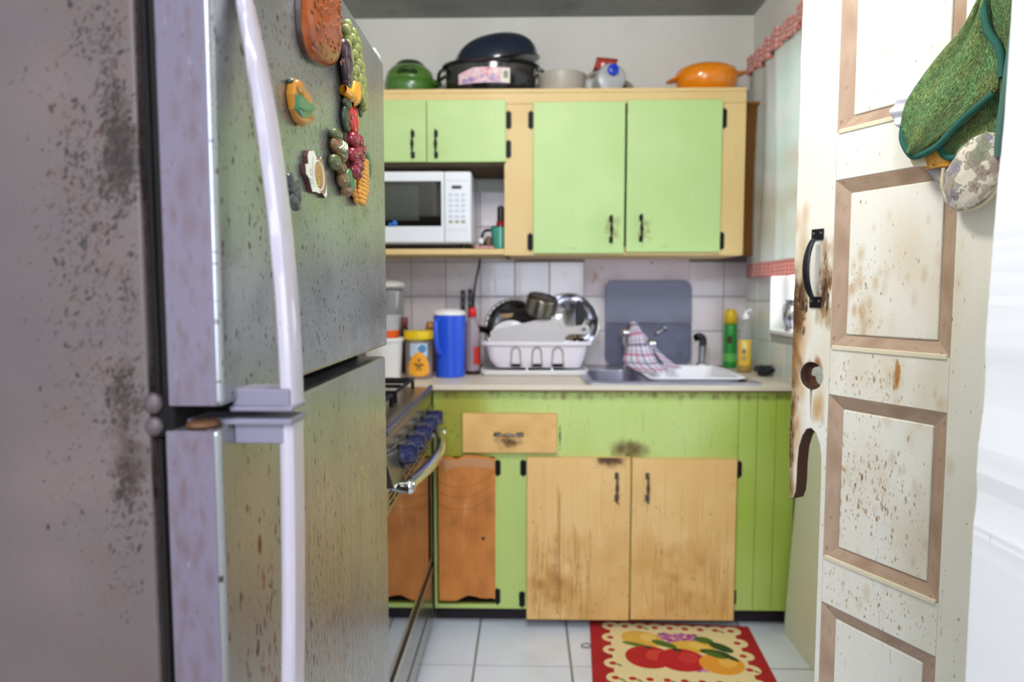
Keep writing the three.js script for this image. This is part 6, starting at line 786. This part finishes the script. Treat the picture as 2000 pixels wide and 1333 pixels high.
// ---------------------------------------------------------------- curtain, pitcher on the sill, rug
{
  const t = placed(thing('window_curtain', 'sheer white window curtain with coral gingham ruffles at top and hem', 'curtain', [0.93, 1.28, -2.3]));
  const zA = -2.885, zB = -1.72, wave = (z, y) => 0.0085 * Math.sin(z * 52 + 1.2 * Math.sin(y * 3)) * (0.6 + 0.4 * Math.sin(z * 11)) + 0.005 * Math.sin(z * 21 + y * 4);
  const ging = (seed) => tex(1024, 64, (x, w, h) => { fill(x, w, h, [238, 206, 200]); x.fillStyle = 'rgba(200,84,72,.42)'; for (let k = 0; k < w; k += 16) x.fillRect(k, 0, 8, h); for (let k = 0; k < h; k += 16) x.fillRect(0, k, w, 8); }, seed);
  const wt = tex(512, 512, (x, w, h, R) => { fill(x, w, h, [222, 226, 220]); mottle(x, w, h, R, [190, 178, 150], 26, 20, 80, 0.35, [0, 0.1, 0.5, 0.5]); mottle(x, w, h, R, [196, 214, 204], 24, 20, 80, 0.35, [0, 0.5, 1, 1]); mottle(x, w, h, R, [226, 206, 206], 18, 20, 70, 0.35); grain(x, w, h, R, 8); }, 221);
  const sheet = (y0, y1, extra, mat, name) => put(t, name, patch((u, v) => { const z = lerp(zA, zB, u), y = lerp(y1, y0, v); return V(0.936 + wave(z, y) - extra(z, v), y, z); }, 220, 18, 0.0014), mat);
  sheet(1.335, 2.135, () => 0, phys(0xffffff, 1, { map: wt, transmission: 0.35, thickness: 0 }), 'panel');
  sheet(1.283, 1.342, (z, v) => 0.003 + 0.004 * v * Math.sin(z * 90), phys(0xffffff, 1, { map: ging(222), transmission: 0.3, thickness: 0 }), 'hem_band');
  put(t, 'ruffle', patch((u, v) => { const z = lerp(zA - 0.005, zB, u), y = lerp(2.2, 2.125, v) + 0.006 * Math.sin(z * 63 + v * 2); return V(0.926 + wave(z, y) - 0.008 * Math.sin(z * 110) * Math.abs(v - 0.4) * 2, y, z); }, 260, 10, 0.0014), phys(0xffffff, 1, { map: ging(223), transmission: 0.25, thickness: 0 }), 'coral gingham ruffle');
  put(t, 'curtain_rod', [rod(V(0.945, 2.16, zA - 0.02), V(0.945, 2.16, zB + 0.02), 0.006), rod(V(0.945, 2.16, zA - 0.015), V(0.966, 2.16, zA - 0.015), 0.004), rod(V(0.945, 2.16, zB + 0.015), V(0.966, 2.16, zB + 0.015), 0.004)], M.white);
  const p = placed(thing('chrome_creamer', 'small shiny chrome jug on the window sill beside the door edge', 'jug', [0.99, 1.076, -2.51]));
  put(p, 'jug_body', lathe([[0, 1.076], [0.026, 1.076], [0.028, 1.082], [0.02, 1.09], [0.034, 1.115], [0.038, 1.14], [0.028, 1.165], [0.024, 1.18], [0.03, 1.196], [0.028, 1.196], [0.022, 1.18], [0, 1.17]], 0.99, 0, -2.5, 32), M.chrome); put(p, 'handle', tube([V(0.985, 1.175, -2.535), V(0.982, 1.172, -2.56), V(0.982, 1.13, -2.565), V(0.986, 1.105, -2.535)], 0.005, 24, 8), M.chrome);
  const rug = tex(1024, 768, (x, w, h, R) => {
    fill(x, w, h, [172, 28, 30]); mottle(x, w, h, R, [140, 16, 22], 40, 20, 90, 0.35); mottle(x, w, h, R, [206, 52, 44], 30, 20, 80, 0.3);
    const cream = 'rgb(232,214,160)', X = 96, Y = 50, W = w - 180, H = h - 110, sc = 8, sv = 4; x.fillStyle = cream; x.fillRect(X + 30, Y + 24, W - 60, H - 48);
    const bumps = []; for (let i = 0; i <= sc; i++) { bumps.push([X + 40 + i / sc * (W - 80), Y + 28], [X + 40 + i / sc * (W - 80), Y + H - 28]); } for (let i = 1; i < sv; i++) { bumps.push([X + 34, Y + 28 + i / sv * (H - 56)], [X + W - 34, Y + 28 + i / sv * (H - 56)]); }
    for (const [a, b] of bumps) { x.fillStyle = cream; x.beginPath(); x.ellipse(a, b, 58, 54, 0, 0, 2 * PI); x.fill(); } for (const [a, b] of bumps) { x.fillStyle = 'rgb(184,28,32)'; x.beginPath(); x.ellipse(a - 6, b, 21, 18, 0, 0, 2 * PI); x.fill(); if (R() < 0.5) { x.fillStyle = 'rgb(86,110,36)'; x.beginPath(); x.ellipse(a + 30, b + 16, 20, 8, 0.6, 0, 2 * PI); x.fill(); } }
    const fruit = (cx, cy, a, b, c, hi, rot = 0) => { x.fillStyle = `rgb(${c})`; x.beginPath(); x.ellipse(cx, cy, a, b, rot, 0, 2 * PI); x.fill(); x.fillStyle = `rgba(${hi},.55)`; x.beginPath(); x.ellipse(cx + a * 0.3, cy - b * 0.2, a * 0.4, b * 0.5, rot + 0.5, 0, 2 * PI); x.fill(); };
    const leaf = (cx, cy, a, b, rot, c = '74,110,30') => { x.fillStyle = `rgb(${c})`; x.beginPath(); x.ellipse(cx, cy, a, b, rot, 0, 2 * PI); x.fill(); };
    for (let i = 0; i < 70; i++) { x.fillStyle = ['rgb(176,92,150)', 'rgb(150,66,126)', 'rgb(206,140,184)'][i % 3]; x.beginPath(); x.arc(430 + R() * 230, 150 + R() * 150 * (1 - Math.abs(R() - 0.5)), 17, 0, 2 * PI); x.fill(); } for (let i = 0; i < 34; i++) { x.fillStyle = ['rgb(176,92,150)', 'rgb(206,140,184)'][i % 2]; x.beginPath(); x.arc(600 + R() * 80, 400 + R() * 170, 16, 0, 2 * PI); x.fill(); }
    fruit(320, 230, 130, 96, [222, 176, 70], [240, 214, 130], 0.3); fruit(610, 300, 150, 74, [226, 182, 66], [242, 214, 120], -0.05); leaf(450, 280, 80, 32, 0.5); leaf(270, 300, 80, 22, 0.3, '96,120,40'); leaf(700, 210, 60, 40, 0.4); leaf(790, 290, 80, 40, 0.7, '48,76,24'); leaf(740, 360, 90, 36, 0.3, '40,66,22');
    fruit(340, 440, 138, 128, [184, 30, 30], [226, 96, 60]); fruit(530, 455, 140, 128, [190, 28, 32], [214, 70, 66]); leaf(350, 330, 26, 16, 0.2, '46,60,24'); leaf(520, 345, 30, 18, 0.4, '46,60,24'); fruit(755, 480, 128, 116, [232, 158, 46], [246, 206, 110]); leaf(740, 380, 70, 30, 0.5); leaf(820, 400, 60, 20, 0.8, '40,60,24'); grain(x, w, h, R, 22);
  }, 231);
  const rt = thing('fruit_rug', 'red kitchen rug printed with apples and lemons on the white tiles', 'rug', [0.507, 0, -2.172], -0.07);
  const rg = new RoundedBoxGeometry(0.575, 0.008, 0.42, 4, 0.003); put(rt, 'rug_body', uvBox(flat(rg).translate(0, 0.0045, 0), [-0.2875, 0.2875], [0, 1], [0.21, -0.21]), std(0xffffff, 0.95, 0, { map: rug }));
  put(rt, 'hanging_loop', tube([V(-0.287, 0.003, -0.035), V(-0.3, 0.004, -0.045), V(-0.318, 0.004, -0.035), V(-0.316, 0.004, -0.02), V(-0.3, 0.004, -0.018), V(-0.287, 0.003, -0.025)], 0.0016, 30, 6), std(0x4a3030, 0.9));
}

renderer.render(scene, camera);
